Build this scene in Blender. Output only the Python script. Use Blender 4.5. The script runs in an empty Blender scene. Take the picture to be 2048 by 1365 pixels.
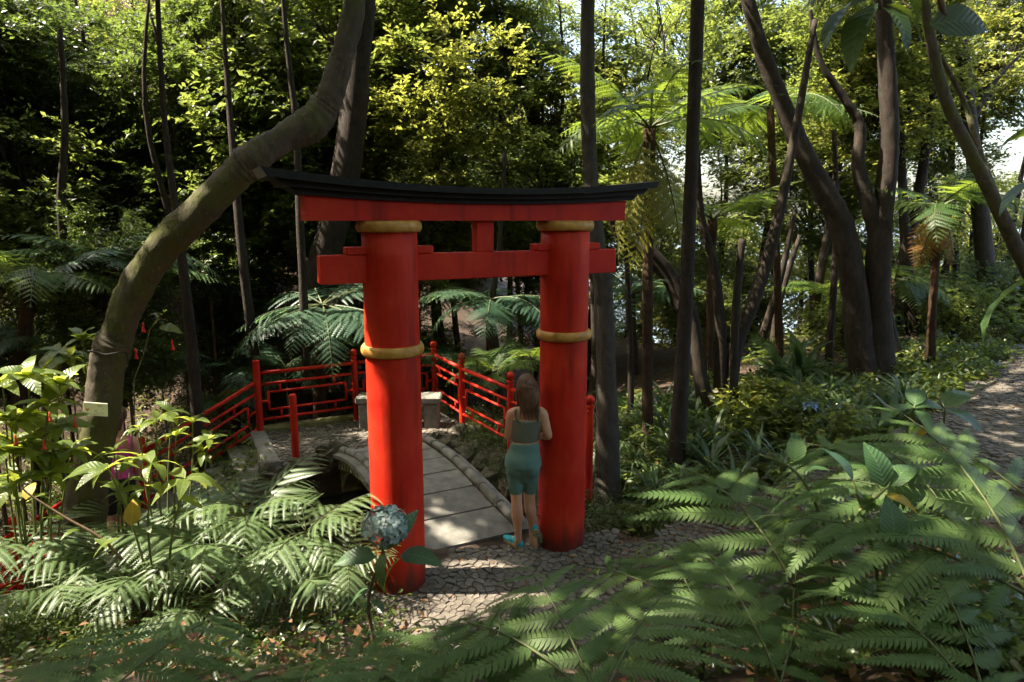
import bpy, math, random
import numpy as np
from mathutils import Vector, Matrix, noise as mnoise

# ------------------------------------------------------------------ camera, world, sun, exposure
SC = bpy.context.scene
PITCH = math.atan(242.0 / 1365.0)
CAMZ = 3.0
cam_d = bpy.data.cameras.new('camera')
cam = bpy.data.objects.new('camera', cam_d)
SC.collection.objects.link(cam)
cam_d.lens = 24.0
cam_d.sensor_width = 36.0
cam_d.clip_start = 0.05
cam_d.clip_end = 9000.0
cam_d.dof.use_dof = True
cam_d.dof.focus_distance = 6.2
cam_d.dof.aperture_fstop = 9.0
cam.location = (0, 0, CAMZ)
cam.rotation_euler = (math.pi / 2 - PITCH, 0, 0)
SC.camera = cam

SUN_TO = Vector((-1.0, -0.02, 1.40)).normalized()       # direction towards the sun
world = bpy.data.worlds.new('World')
SC.world = world
world.use_nodes = True
wn = world.node_tree
sky = wn.nodes.new('ShaderNodeTexSky')
sky.sky_type = 'NISHITA'
sky.sun_disc = False
sky.sun_elevation = math.asin(SUN_TO.z)
sky.sun_rotation = math.atan2(SUN_TO.x, SUN_TO.y)
sky.air_density = 1.2
sky.dust_density = 4.0
sky.ozone_density = 0.6
bg = wn.nodes['Background']
wn.links.new(sky.outputs[0], bg.inputs[0])
bg.inputs[1].default_value = 0.145
sun_d = bpy.data.lights.new('sun', 'SUN')
sun_d.energy = 5.0
sun_d.angle = math.radians(0.5)
sun_d.color = (1.0, 0.90, 0.74)
sun = bpy.data.objects.new('sun', sun_d)
SC.collection.objects.link(sun)
sun.rotation_euler = (-SUN_TO).to_track_quat('-Z', 'Y').to_euler()
vs = SC.view_settings
vs.view_transform = 'Standard'
vs.look = 'None'
vs.gamma = 1.0
vs.use_curve_mapping = False
vs.exposure = 2.25
cy = SC.cycles
cy.max_bounces = 4
cy.diffuse_bounces = 2
cy.glossy_bounces = 2
cy.transmission_bounces = 3
cy.transparent_max_bounces = 4
cy.caustics_reflective = False
cy.caustics_refractive = False
cy.use_denoising = True
cy.use_adaptive_sampling = True
cy.adaptive_threshold = 0.03

# ------------------------------------------------------------------ coordinates
CP, SP = math.cos(PITCH), math.sin(PITCH)
def _dir(u, v):
    x = (u - 1024.0) / 1365.0
    y = (682.5 - v) / 1365.0
    return x, CP + y * SP, -SP + y * CP
def at(u, v, Y):
    x, dy, dz = _dir(u, v)
    t = Y / dy
    return Vector((x * t, Y, CAMZ + dz * t))
def px(n, u, v, Y):                                     # metres covered by n pixels there
    return n * (Y / _dir(u, v)[1]) / 1365.0
def to_px(p):
    rx = p[0]; ry = p[1]; rz = p[2] - CAMZ
    depth = ry * CP - rz * SP
    up = ry * SP + rz * CP
    return 1024 + 1365 * rx / depth, 682.5 - 1365 * up / depth

ML = Vector((-0.942, 5.30, 0)); MR = Vector((0.463, 6.02, 0))     # the gate's two pillars
MM = (ML + MR) / 2
AX = (MR - ML).normalized()                             # along the gate
DX = Vector((-AX.y, AX.x, 0))                           # across it, over the bridge
def G(s, l, z=0.0):
    p = MM + DX * s + AX * l
    return Vector((p.x, p.y, z))
def sl(x, y):
    ax = x - MM.x; ay = y - MM.y
    return ax * DX.x + ay * DX.y, ax * AX.x + ay * AX.y
def sm(x):
    x = np.clip(x, 0, 1)
    return x * x * (3 - 2 * x)

_rs = np.random.RandomState(5)
_NW = [(_rs.uniform(-1, 1, 2) * f, _rs.uniform(0, 6.28), a) for f, a in
       ((.5, .10), (.9, .08), (1.7, .05), (2.6, .035), (4.1, .022), (6.3, .014))]
PATH = np.array([(-1.2, 4.9, 0), (0.6, 5.15, 0.0), (2.0, 5.5, .15), (3.1, 5.85, .45), (4.6, 6.4, .78), (5.9, 7.4, .92),
                 (7.5, 8.9, 1.08), (9.9, 11.3, 1.32), (14.0, 15.5, 1.8)], float)
def path_dist(x, y):
    best = np.full(np.shape(x), 1e9); zz = np.zeros(np.shape(x))
    for i in range(len(PATH) - 1):
        a, b = PATH[i], PATH[i + 1]
        d = b[:2] - a[:2]; L2 = d @ d
        t = np.clip(((x - a[0]) * d[0] + (y - a[1]) * d[1]) / L2, 0, 1)
        q = np.hypot(x - a[0] - t * d[0], y - a[1] - t * d[1])
        k = q < best
        best = np.where(k, q, best); zz = np.where(k, a[2] + t * (b[2] - a[2]), zz)
    return best, zz
def pond(s, l):
    e = np.minimum(np.minimum(s - .42, 3.22 - s), np.minimum(l + 2.1, .98 - l + .05 * np.sin(s * 3)))
    return sm(e / .22)
def H(x, y):
    x = np.asarray(x, float); y = np.asarray(y, float)
    s, l = sl(x, y)
    z = np.zeros(x.shape)
    for k, ph, a in _NW:
        z = z + a * np.sin(k[0] * x * 2 + k[1] * y * 2 + ph) * .55
    z = z + .21 * np.clip(x - 1.3, 0, 3.8) + .09 * np.clip(x - 5.1, 0, 9)
    y0 = 4.35 + .12 * np.clip(x - .3, 0, 3)
    z = z + np.clip((y0 - y) * .60, 0, 1.42 - .17 * np.clip(x - 1.3, 0, 5))
    fall = sm((-1.2 - l) / 2.6) * sm((s - .7) / 1.6)
    z = z - 1.75 * fall
    z = z - .9 * sm((s - 4.75) / .9) * sm((2.6 - x) / 1.6)
    z = z + np.clip(y - 12.5, 0, 15) * (.32 * sm((2.0 - x) / 8.0) + .45 * sm((-4 - x) / 6))
    z = z - .20 * np.clip(y - 12.5, 0, 120) * sm((x - 0.5) / 5)
    z = z + .50 * np.clip(-7.5 - x, 0, 60) + 1.0 * np.clip(-2.2 - y, 0, 9)  # last term: unseen hill added behind the camera to block skylight
    z = z - .30 * sm((s - .3) / .4) * sm((l - 1.55) / .5) * sm((3.1 - l) / .8) * sm((5.0 - s) / 1.0)
    pd, pz = path_dist(x, y)
    w = sm((1.0 - pd) / .5)
    z = z * (1 - w) + (pz - .008) * w
    # the paved landing at the far end of the bridge
    plat = sm((s - 3.05) / .1) * sm((4.75 - s) / .1) * sm((l + 1.3) / .1) * sm((1.7 - l) / .3)
    z = z * (1 - plat) + (-.02) * plat
    bank = sm((l - .9) / .15) * sm((1.75 - l) / .3) * sm((s - .45) / .3) * sm((3.5 - s) / .3)
    z = z * (1 - bank) + (.07 + .03 * np.sin(s * 5)) * bank
    p = pond(s, l)
    z = z * (1 - p) + (-1.0) * p
    return z
HX0, HY0, HST = -16.0, -6.0, .06                        # height table for quick lookups
_hx = np.arange(HX0, 24, HST); _hy = np.arange(HY0, 46, HST)
HT = H(*np.meshgrid(_hx, _hy))
def ground_v(x, y):
    fx = np.clip((np.asarray(x) - HX0) / HST, 0, HT.shape[1] - 1.001); fy = np.clip((np.asarray(y) - HY0) / HST, 0, HT.shape[0] - 1.001)
    ix = fx.astype(int); iy = fy.astype(int); a = fx - ix; b = fy - iy
    return (HT[iy, ix] * (1 - a) + HT[iy, ix + 1] * a) * (1 - b) + (HT[iy + 1, ix] * (1 - a) + HT[iy + 1, ix + 1] * a) * b
def ground(x, y):
    return float(ground_v(np.array([x]), np.array([y]))[0])

# ------------------------------------------------------------------ mesh and object helpers
COL = SC.collection
WL = {}
def new_mesh(name, V, F, mats, smooth=False, rnd=None, mat_idx=None):
    me = bpy.data.meshes.new(name)
    V = np.asarray(V, np.float32)
    if isinstance(F, np.ndarray):
        n, k = F.shape
        me.vertices.add(len(V)); me.vertices.foreach_set('co', V.ravel())
        me.loops.add(n * k); me.loops.foreach_set('vertex_index', F.astype(np.int32).ravel())
        me.polygons.add(n); me.polygons.foreach_set('loop_start', np.arange(0, n * k, k, dtype=np.int32))
        me.polygons.foreach_set('loop_total', np.full(n, k, np.int32))
        me.update(calc_edges=True)
    else:
        me.from_pydata([tuple(map(float, v)) for v in V], [], F)
        me.update()
    n = len(me.polygons)
    if smooth:
        me.polygons.foreach_set('use_smooth', np.ones(n, bool))
    if rnd is not None:
        a = me.attributes.new('rnd', 'FLOAT', 'FACE')
        a.data.foreach_set('value', np.asarray(rnd, np.float32))
    for m in (mats if isinstance(mats, (list, tuple)) else [mats]):
        me.materials.append(m)
    if mat_idx is not None:
        me.polygons.foreach_set('material_index', np.asarray(mat_idx, np.int32))
    return me
def link(name, data, parent=None, loc=None):
    o = bpy.data.objects.new(name, data)
    COL.objects.link(o)
    if parent is not None:
        o.parent = parent
    if loc is not None:
        o.location = loc
    return o
def tag(o, label, cat, group=None):
    o['label'] = label; o['category'] = cat
    if group: o['group'] = group
    return o
def thing(name, label, cat, loc=(0, 0, 0), group=None, rz=0.0):
    o = bpy.data.objects.new(name, None)
    o.empty_display_size = .1
    COL.objects.link(o)
    o.location = loc; o.rotation_euler = (0, 0, rz)
    WL[o] = Vector(loc)
    return tag(o, label, cat, group)
def structure(o):
    o['kind'] = 'structure'; return o
def stuff(o):
    o['kind'] = 'stuff'; return o

def spline(pts, n):
    pts = [Vector(p) for p in pts]
    out = []
    m = len(pts)
    for i in range(m - 1):
        p0 = pts[max(i - 1, 0)]; p1 = pts[i]; p2 = pts[i + 1]; p3 = pts[min(i + 2, m - 1)]
        for k in range(n):
            t = k / n
            out.append(.5 * ((2 * p1) + (p2 - p0) * t + (2 * p0 - 5 * p1 + 4 * p2 - p3) * t * t +
                             (3 * p1 - p0 - 3 * p2 + p3) * t ** 3))
    out.append(pts[-1])
    return out
def lerp_list(vals, n):
    out = []
    for i in range(len(vals) - 1):
        for k in range(n):
            out.append(vals[i] + (vals[i + 1] - vals[i]) * (k / n))
    out.append(vals[-1])
    return out

class MB:
    """collects shapes given in world coordinates and links them as ONE mesh object"""
    def __init__(self):
        self.v = []; self.f = []; self.m = []
    def add(self, V, F, mi=0):
        b = len(self.v)
        self.v += [Vector(p) for p in V]
        self.f += [tuple(i + b for i in q) for q in F]
        self.m += [mi] * len(F)
        return self
    def box(self, c, size, R=None, mi=0, bev=0.0):
        x, y, z = size[0] / 2, size[1] / 2, size[2] / 2
        c = Vector(c)
        R = R or Matrix.Identity(3)
        if bev <= 0:
            V = [Vector((sx * x, sy * y, sz * z)) for sz in (-1, 1) for sx, sy in ((-1, -1), (1, -1), (1, 1), (-1, 1))]
            F = [(0, 3, 2, 1), (4, 5, 6, 7), (0, 1, 5, 4), (1, 2, 6, 5), (2, 3, 7, 6), (3, 0, 4, 7)]
        else:
            b = min(bev, x * .9, y * .9, z * .9)
            ring = lambda ix, iy, zz: [Vector((sx * ix, sy * iy, zz)) for sx, sy in ((-1, -1), (1, -1), (1, 1), (-1, 1))]
            def oct(ix, iy, zz):
                return [Vector(p + (zz,)) for p in ((-ix + b, -iy), (ix - b, -iy), (ix, -iy + b), (ix, iy - b),
                                                    (ix - b, iy), (-ix + b, iy), (-ix, iy - b), (-ix, -iy + b))]
            V = oct(x - b, y - b, -z) + oct(x, y, -z + b) + oct(x, y, z - b) + oct(x - b, y - b, z)
            F = [tuple(reversed(range(8))), tuple(range(24, 32))]
            for r in range(3):
                for i in range(8):
                    j = (i + 1) % 8
                    F.append((r * 8 + i, r * 8 + j, r * 8 + 8 + j, r * 8 + 8 + i))
        return self.add([c + R @ p for p in V], F, mi)
    def tube(self, path, radii, sides=8, caps=True, mi=0, squash=None, wob=0.0, seed=0):
        path = [Vector(p) for p in path]
        if not isinstance(radii, (list, tuple)): radii = [radii] * len(path)
        rr = random.Random(seed)
        n = len(path); V = []; prev = None
        ph = [rr.uniform(0, 6.28) for _ in range(4)]
        for i, p in enumerate(path):
            t = (path[min(i + 1, n - 1)] - path[max(i - 1, 0)]).normalized()
            if prev is None:
                up = Vector((0, 0, 1)) if abs(t.z) < .9 else Vector((1, 0, 0))
                a = t.cross(up).normalized()
            else:
                a = (prev - t * prev.dot(t))
                a = a.normalized() if a.length > 1e-6 else t.cross(Vector((1, 0, 0))).normalized()
            prev = a; b = t.cross(a)
            for k in range(sides):
                th = 2 * math.pi * k / sides
                r = radii[i]
                if wob:
                    r *= 1 + wob * (math.sin(2 * th + ph[0] + i * .35) * .5 + math.sin(3 * th + ph[1] - i * .27) * .35 + math.sin(i * 1.1 + th + ph[2]) * .4)
                V.append(p + a * (math.cos(th) * r) + b * (math.sin(th) * r))
        F = []
        for i in range(n - 1):
            for k in range(sides):
                j = (k + 1) % sides
                F.append((i * sides + k, i * sides + j, (i + 1) * sides + j, (i + 1) * sides + k))
        if caps:
            F.append(tuple(reversed(range(sides)))); F.append(tuple(range((n - 1) * sides, n * sides)))
        return self.add(V, F, mi)
    def bar(self, a, b, r, sides=8, mi=0):
        return self.tube([a, b], r, sides, True, mi)
    def lathe(self, c, prof, sides=24, mi=0):
        c = Vector(c); V = []; n = len(prof)
        for r, z in prof:
            for k in range(sides):
                th = 2 * math.pi * k / sides
                V.append(c + Vector((math.cos(th) * r, math.sin(th) * r, z)))
        F = []
        for i in range(n - 1):
            for k in range(sides):
                j = (k + 1) % sides
                F.append((i * sides + k, i * sides + j, (i + 1) * sides + j, (i + 1) * sides + k))
        F.append(tuple(reversed(range(sides)))); F.append(tuple(range((n - 1) * sides, n * sides)))
        return self.add(V, F, mi)
    def ell(self, c, r, R=None, nu=16, nv=10, mi=0):
        c = Vector(c); R = R or Matrix.Identity(3); V = []; F = []
        V.append(c + R @ Vector((0, 0, -r[2])))
        for i in range(1, nv):
            th = math.pi * i / nv
            for k in range(nu):
                ph = 2 * math.pi * k / nu
                V.append(c + R @ Vector((r[0] * math.sin(th) * math.cos(ph), r[1] * math.sin(th) * math.sin(ph), -r[2] * math.cos(th))))
        V.append(c + R @ Vector((0, 0, r[2])))
        for k in range(nu):
            F.append((0, 1 + (k + 1) % nu, 1 + k))
        for i in range(nv - 2):
            for k in range(nu):
                j = (k + 1) % nu
                F.append((1 + i * nu + k, 1 + i * nu + j, 1 + (i + 1) * nu + j, 1 + (i + 1) * nu + k))
        top = len(V) - 1; b = 1 + (nv - 2) * nu
        for k in range(nu):
            F.append((b + k, b + (k + 1) % nu, top))
        return self.add(V, F, mi)
    def build(self, name, mats, parent=None, smooth=False, origin=None):
        if parent is not None:
            o0 = WL[parent]
        else:
            o0 = Vector(origin) if origin is not None else Vector((0, 0, 0))
        me = new_mesh(name, [p - o0 for p in self.v], self.f, mats, smooth, mat_idx=self.m)
        o = link(name, me, parent, None if parent is not None else o0)
        WL[o] = o0
        return o

def flat_rot():                                         # local x along the gate, y across it
    return Matrix((AX, DX, Vector((0, 0, 1)))).transposed()
RG = flat_rot()

# ------------------------------------------------------------------ materials
def base_mat(name):
    m = bpy.data.materials.new(name); m.use_nodes = True
    nt = m.node_tree
    return m, nt, nt.nodes['Principled BSDF'], nt.nodes['Material Output']
def nnode(nt, kind, **kw):
    n = nt.nodes.new(kind)
    for k, v in kw.items():
        if k.startswith('i_'):
            key = k[2:]
            n.inputs[int(key) if key.isdigit() else key].default_value = v
        else:
            setattr(n, k, v)
    return n
def ramp(nt, fac, stops):
    r = nt.nodes.new('ShaderNodeValToRGB')
    e = r.color_ramp.elements
    while len(e) > 1: e.remove(e[-1])
    e[0].position = stops[0][0]; e[0].color = tuple(stops[0][1]) + (1,)
    for p, c in stops[1:]:
        k = e.new(p); k.color = tuple(c) + (1,)
    nt.links.new(fac, r.inputs[0])
    return r.outputs[0]
def mixc(nt, fac, a, b, blend='MIX'):
    n = nt.nodes.new('ShaderNodeMix'); n.data_type = 'RGBA'; n.blend_type = blend
    for s, val in ((0, fac), (6, a), (7, b)):
        if hasattr(val, 'is_output') or isinstance(val, bpy.types.NodeSocket): nt.links.new(val, n.inputs[s])
        elif s == 0: n.inputs[0].default_value = val
        else: n.inputs[s].default_value = tuple(val) + (1,)
    return n.outputs[2]
def noise(nt, scale, detail=4, coord='Object', rough=.6, vec=None, stretch=None):
    if vec is None:
        tc = nt.nodes.new('ShaderNodeTexCoord'); vec = tc.outputs[coord]
    if stretch:
        mp = nt.nodes.new('ShaderNodeMapping'); mp.inputs['Scale'].default_value = stretch
        nt.links.new(vec, mp.inputs[0]); vec = mp.outputs[0]
    n = nnode(nt, 'ShaderNodeTexNoise', i_Scale=scale, i_Detail=detail, i_Roughness=rough)
    nt.links.new(vec, n.inputs['Vector'])
    return n.outputs[0]
def bump(nt, bsdf, h, strength=.3, dist=.01):
    b = nnode(nt, 'ShaderNodeBump', i_Strength=strength, i_Distance=dist)
    nt.links.new(h, b.inputs['Height']); nt.links.new(b.outputs[0], bsdf.inputs['Normal'])
def rnd_obj(nt):
    return nt.nodes.new('ShaderNodeObjectInfo').outputs['Random']

def mat_simple(name, c1, c2, scale, rough=.7, bs=.3, bd=.01, stretch=None, objvar=0.0, spec=.4, detail=6):
    m, nt, b, o = base_mat(name)
    n = noise(nt, scale, detail, stretch=stretch)
    c = ramp(nt, n, [(.3, c1), (.7, c2)])
    if objvar:
        r = rnd_obj(nt)
        v = nnode(nt, 'ShaderNodeMapRange', i_3=1 - objvar, i_4=1 + objvar)
        nt.links.new(r, v.inputs[0])
        h = nt.nodes.new('ShaderNodeHueSaturation'); nt.links.new(c, h.inputs['Color']); nt.links.new(v.outputs[0], h.inputs['Value'])
        c = h.outputs[0]
    nt.links.new(c, b.inputs['Base Color'])
    b.inputs['Roughness'].default_value = rough
    b.inputs['Specular IOR Level'].default_value = spec
    if bs: bump(nt, b, n, bs, bd)
    return m

def mat_red(name='red_lacquer', dark_foot=True):
    m, nt, b, o = base_mat(name)
    n1 = noise(nt, 3.0, 6); n2 = noise(nt, 38, 4); n3 = noise(nt, 9, 7, stretch=(1, 1, .10)); n4 = noise(nt, 1.3, 4); n5 = noise(nt, 120, 2)
    c = ramp(nt, n1, [(.3, (.46, .014, .006)), (.52, (.54, .024, .008)), (.72, (.62, .046, .012))])
    c = mixc(nt, ramp(nt, n4, [(.50, (0, 0, 0)), (.72, (.40, .40, .40))]), c, (.56, .055, .016))
    c = mixc(nt, ramp(nt, n3, [(.52, (0, 0, 0)), (.70, (.70, .70, .70))]), c, (.17, .010, .007))
    c = mixc(nt, ramp(nt, n2, [(.66, (0, 0, 0)), (.74, (.65, .65, .65))]), c, (.10, .014, .010))
    c = mixc(nt, ramp(nt, n5, [(.72, (0, 0, 0)), (.80, (.35, .35, .35))]), c, (.40, .10, .05))
    if dark_foot:                                           # blends to dark brown towards the foot of the pillars
        g = nt.nodes.new('ShaderNodeNewGeometry'); s = nt.nodes.new('ShaderNodeSeparateXYZ')
        nt.links.new(g.outputs['Position'], s.inputs[0])
        ma = nnode(nt, 'ShaderNodeMath', operation='MULTIPLY_ADD', i_1=.55, i_2=-.22); nt.links.new(n3, ma.inputs[0])
        sb = nnode(nt, 'ShaderNodeMath', operation='SUBTRACT'); nt.links.new(s.outputs[2], sb.inputs[0]); nt.links.new(ma.outputs[0], sb.inputs[1])
        f = ramp(nt, sb.outputs[0], [(.02, (.8, .8, .8)), (.26, (0, 0, 0))])
        c = mixc(nt, f, c, (.045, .022, .014))
    nt.links.new(c, b.inputs['Base Color'])
    rr = ramp(nt, n1, [(.3, (.42, .42, .42)), (.7, (.70, .70, .70))]); nt.links.new(rr, b.inputs['Roughness'])
    b.inputs['Specular IOR Level'].default_value = .22
    bump(nt, b, noise(nt, 22, 8), .30, .006)
    return m
def mat_leaf(name, c1, c2, trans, tw=.45, rough=.42, source='attr', veins=False, spec=.45, back=None, var=None):
    """leaf: glossy front plus light shining through"""
    m, nt, b, o = base_mat(name)
    if source == 'attr':
        a = nt.nodes.new('ShaderNodeAttribute'); a.attribute_name = 'rnd'; r = a.outputs['Fac']
    else:
        r = rnd_obj(nt)
    stops = [(0.0, c1), (.85, c2)]
    if var: stops.append((1.0, var))
    c = ramp(nt, r, stops)
    if veins:
        tc = nt.nodes.new('ShaderNodeTexCoord'); s = nt.nodes.new('ShaderNodeSeparateXYZ'); nt.links.new(tc.outputs['Object'], s.inputs[0])
        ay = nnode(nt, 'ShaderNodeMath', operation='ABSOLUTE'); nt.links.new(s.outputs[1], ay.inputs[0])
        k = nnode(nt, 'ShaderNodeMath', operation='MULTIPLY_ADD', i_1=-.9); nt.links.new(ay.outputs[0], k.inputs[0]); nt.links.new(s.outputs[0], k.inputs[2])
        k2 = nnode(nt, 'ShaderNodeMath', operation='MULTIPLY', i_1=62.0); nt.links.new(k.outputs[0], k2.inputs[0])
        sn = nnode(nt, 'ShaderNodeMath', operation='SINE'); nt.links.new(k2.outputs[0], sn.inputs[0])
        f = ramp(nt, sn.outputs[0], [(.86, (0, 0, 0)), (1.0, (.5, .5, .5))])
        mid = ramp(nt, ay.outputs[0], [(.0, (.7, .7, .7)), (.018, (0, 0, 0))])
        f2 = mixc(nt, 1.0, f, mid, 'ADD')
        light = tuple(min(1, x * 1.7 + .02) for x in c2)
        nz = noise(nt, 7, 4)
        c = mixc(nt, ramp(nt, nz, [(.62, (0, 0, 0)), (.75, (.35, .35, .35))]), c, tuple(x * .55 for x in c1))
        c = mixc(nt, f2, c, light)
        bump(nt, b, sn.outputs[0], .25, .004)
    nt.links.new(c, b.inputs['Base Color'])
    b.inputs['Roughness'].default_value = rough
    b.inputs['Specular IOR Level'].default_value = spec
    tr = nt.nodes.new('ShaderNodeBsdfTranslucent')
    tcx = mixc(nt, r, trans, tuple(x * .75 for x in trans))
    nt.links.new(tcx, tr.inputs[0])
    mx = nt.nodes.new('ShaderNodeMixShader'); mx.inputs[0].default_value = tw
    nt.links.new(b.outputs[0], mx.inputs[1]); nt.links.new(tr.outputs[0], mx.inputs[2])
    nt.links.new(mx.outputs[0], o.inputs[0])
    return m
def mat_bark(name, c1, c2, moss=None, scale=10, mossamt=.5, bd=.02):
    m, nt, b, o = base_mat(name)
    n = noise(nt, scale, 10, stretch=(1, 1, .45), rough=.75); n2 = noise(nt, 2.2, 8, rough=.7); n3 = noise(nt, 40, 4)
    c = ramp(nt, n, [(.32, c1), (.68, c2)])
    if moss:
        f = ramp(nt, n2, [(mossamt, (0, 0, 0)), (mossamt + .14, (.85, .85, .85))])
        c = mixc(nt, f, c, moss)
    c = mixc(nt, ramp(nt, n3, [(.62, (0, 0, 0)), (.70, (.45, .45, .45))]), c, tuple(min(1, x * 2.2) for x in c2))
    n4 = noise(nt, 5.5, 6, rough=.7)
    c = mixc(nt, ramp(nt, n4, [(.64, (0, 0, 0)), (.69, (.55, .55, .55))]), c, tuple(min(1, x * 1.9 + .02) for x in c2))
    c = mixc(nt, ramp(nt, n4, [(.30, (.7, .7, .7)), (.40, (0, 0, 0))]), c, tuple(x * .45 for x in c1))
    nt.links.new(c, b.inputs['Base Color']); b.inputs['Roughness'].default_value = .85
    b.inputs['Specular IOR Level'].default_value = .25
    bump(nt, b, n, .9, bd)
    return m

RED = mat_red(); RAILRED = mat_red('red_railing_paint', dark_foot=False)
GOLD = mat_simple('ochre_gilt_paint', (.34, .15, .025), (.66, .36, .08), 11, .5, .25, .004)
BLACK = mat_simple('black_lacquered_wood', (.008, .009, .008), (.022, .021, .018), 22, .6, .3, .004, spec=.18)
GREYEND = mat_simple('weathered_grey_wood', (.10, .095, .09), (.17, .165, .155), 30, .8, .3, .004)
STONE = mat_simple('bridge_granite', (.095, .090, .077), (.23, .22, .19), 7, .85, .45, .006, objvar=.12, detail=12)
MOSSTONE = mat_simple('mossy_carved_stone', (.12, .13, .06), (.30, .30, .20), 11, .9, .4, .008, objvar=.1)
CONCRETE = mat_simple('rough_concrete', (.13, .12, .10), (.24, .225, .19), 14, .9, .45, .008, objvar=.08)
MOSSKERB = mat_simple('moss_grown_kerb', (.10, .10, .03), (.21, .18, .08), 8, .95, .5, .01)
COBBLE = mat_simple('brown_grey_paving_stone', (.070, .058, .044), (.165, .140, .112), 18, .8, .5, .006, objvar=.35)
ROCK = mat_simple('mossy_dark_rock', (.035, .035, .022), (.13, .115, .075), 6, .95, .8, .03, objvar=.2)
SOIL = mat_simple('dark_leaf_mould', (.022, .014, .009), (.075, .046, .026), 9, .95, .8, .03, detail=10)
GRAVEL = mat_simple('grey_gravel_path', (.045, .038, .030), (.13, .115, .09), 26, .9, .7, .012, detail=10)
TRUNK_A = mat_bark('smooth_brown_bark', (.048, .038, .027), (.120, .098, .070), (.085, .092, .020), 16, .45, .03)
TRUNK_B = mat_bark('dark_rough_bark', (.016, .012, .009), (.055, .041, .030), (.04, .045, .015), 13, .62)
TRUNK_C = mat_bark('grey_bark', (.040, .034, .027), (.095, .082, .066), (.07, .08, .03), 12, .60)
TRUNK_F = mat_bark('fibrous_fern_trunk', (.020, .012, .007), (.085, .045, .022), None, 22, .5, .04)
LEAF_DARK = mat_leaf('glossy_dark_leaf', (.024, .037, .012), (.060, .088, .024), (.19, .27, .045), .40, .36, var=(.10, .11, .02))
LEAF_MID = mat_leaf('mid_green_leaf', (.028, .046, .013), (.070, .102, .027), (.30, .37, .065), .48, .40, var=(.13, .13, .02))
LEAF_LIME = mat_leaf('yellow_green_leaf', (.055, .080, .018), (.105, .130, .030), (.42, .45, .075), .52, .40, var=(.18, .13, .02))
LEAF_PALE = mat_leaf('pale_distant_leaf', (.05, .09, .04), (.11, .16, .07), (.30, .42, .12), .45, .5)  # paler leaf colour stands in for haze over distance
LEAF_COVER = mat_leaf('small_cover_leaf', (.025, .045, .012), (.075, .11, .025), (.25, .33, .05), .35, .38)
FERN = mat_leaf('sunlit_fern_green', (.085, .140, .048), (.120, .175, .072), (.28, .38, .08), .34, .42, spec=.55, source='obj')  # lighter than the near ferns so the left bank looks sunlit
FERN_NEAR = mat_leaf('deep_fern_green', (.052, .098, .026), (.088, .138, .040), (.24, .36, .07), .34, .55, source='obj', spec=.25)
TFERN = mat_leaf('tree_fern_green', (.035, .080, .020), (.075, .125, .030), (.34, .46, .05), .5, .45, source='obj')
TFERN_BLUE = mat_leaf('blue_green_fern', (.040, .085, .050), (.070, .125, .075), (.22, .36, .14), .40, .4, source='obj')
DRYFERN = mat_leaf('yellowing_fern', (.13, .13, .022), (.20, .19, .035), (.42, .42, .06), .45, .6, source='obj')
ORANGEFERN = mat_leaf('withered_orange_fern', (.20, .085, .014), (.30, .14, .025), (.48, .22, .03), .45, .6, source='obj')
RACHIS = mat_simple('fern_stalk', (.040, .055, .016), (.080, .095, .026), 20, .6, .1, .002)
BROADLEAF = mat_leaf('broad_yellow_green_leaf', (.070, .115, .020), (.125, .165, .035), (.48, .55, .07), .5, .36, source='obj', veins=True)
HYDLEAF = mat_leaf('hydrangea_leaf', (.030, .075, .030), (.060, .110, .035), (.20, .34, .06), .35, .42, source='obj', veins=True)
YELLEAF = mat_leaf('yellowing_leaf', (.30, .20, .02), (.42, .30, .03), (.55, .38, .04), .45, .45, source='obj', veins=True)
PALELEAF = mat_leaf('pale_leaf_underside', (.28, .32, .20), (.40, .42, .30), (.4, .45, .2), .3, .5, source='obj')
STRAP = mat_leaf('strap_leaf', (.045, .080, .040), (.095, .135, .070), (.22, .34, .10), .35, .30, spec=.6)
DARKBIG = mat_leaf('dark_overhanging_leaf', (.010, .026, .010), (.022, .045, .016), (.14, .20, .02), .35, .4, source='obj', veins=True)
LITTER = mat_leaf('fallen_leaf', (.10, .045, .018), (.24, .12, .045), (.20, .10, .03), .25, .7, var=(.30, .06, .03))
DEADLEAF = mat_simple('dry_fallen_leaf', (.22, .11, .045), (.40, .22, .10), 22, .8, .4, .006)
STEM = mat_simple('green_stem', (.075, .095, .025), (.14, .15, .045), 24, .6, .1, .002)
TWIG = mat_simple('brown_twig', (.06, .035, .018), (.16, .10, .05), 30, .7, .2, .003)
FLORET = mat_leaf('blue_green_floret', (.30, .40, .34), (.46, .53, .48), (.3, .4, .4), .25, .6, source='obj', var=(.30, .27, .25))
BLUEFLOWER = mat_leaf('blue_hydrangea_bloom', (.22, .34, .62), (.40, .52, .80), (.3, .4, .6), .25, .6)
REDFLOWER = mat_simple('red_bell_flower', (.55, .015, .012), (.75, .05, .03), 20, .5, 0)
SKIN = mat_simple('skin', (.54, .27, .155), (.62, .33, .20), 4, .5, .05, .002)
HAIR = mat_simple('brown_hair', (.045, .021, .010), (.20, .105, .050), 34, .5, .5, .004, stretch=(3, 3, .10), spec=.3)
TOP = mat_simple('sage_knit_top', (.115, .130, .088), (.15, .165, .115), 40, .85, .2, .002)
SHORTS = mat_simple('teal_cycling_shorts', (.085, .17, .135), (.105, .20, .16), 30, .75, .15, .002)
SHOE = mat_simple('turquoise_trainer', (.01, .25, .33), (.03, .40, .46), 40, .6, .3, .003)
SOLE = mat_simple('beige_rubber_sole', (.24, .22, .13), (.36, .33, .20), 60, .8, .6, .006)
LACE = mat_simple('white_lace', (.7, .7, .68), (.8, .8, .78), 60, .7, 0)
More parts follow.
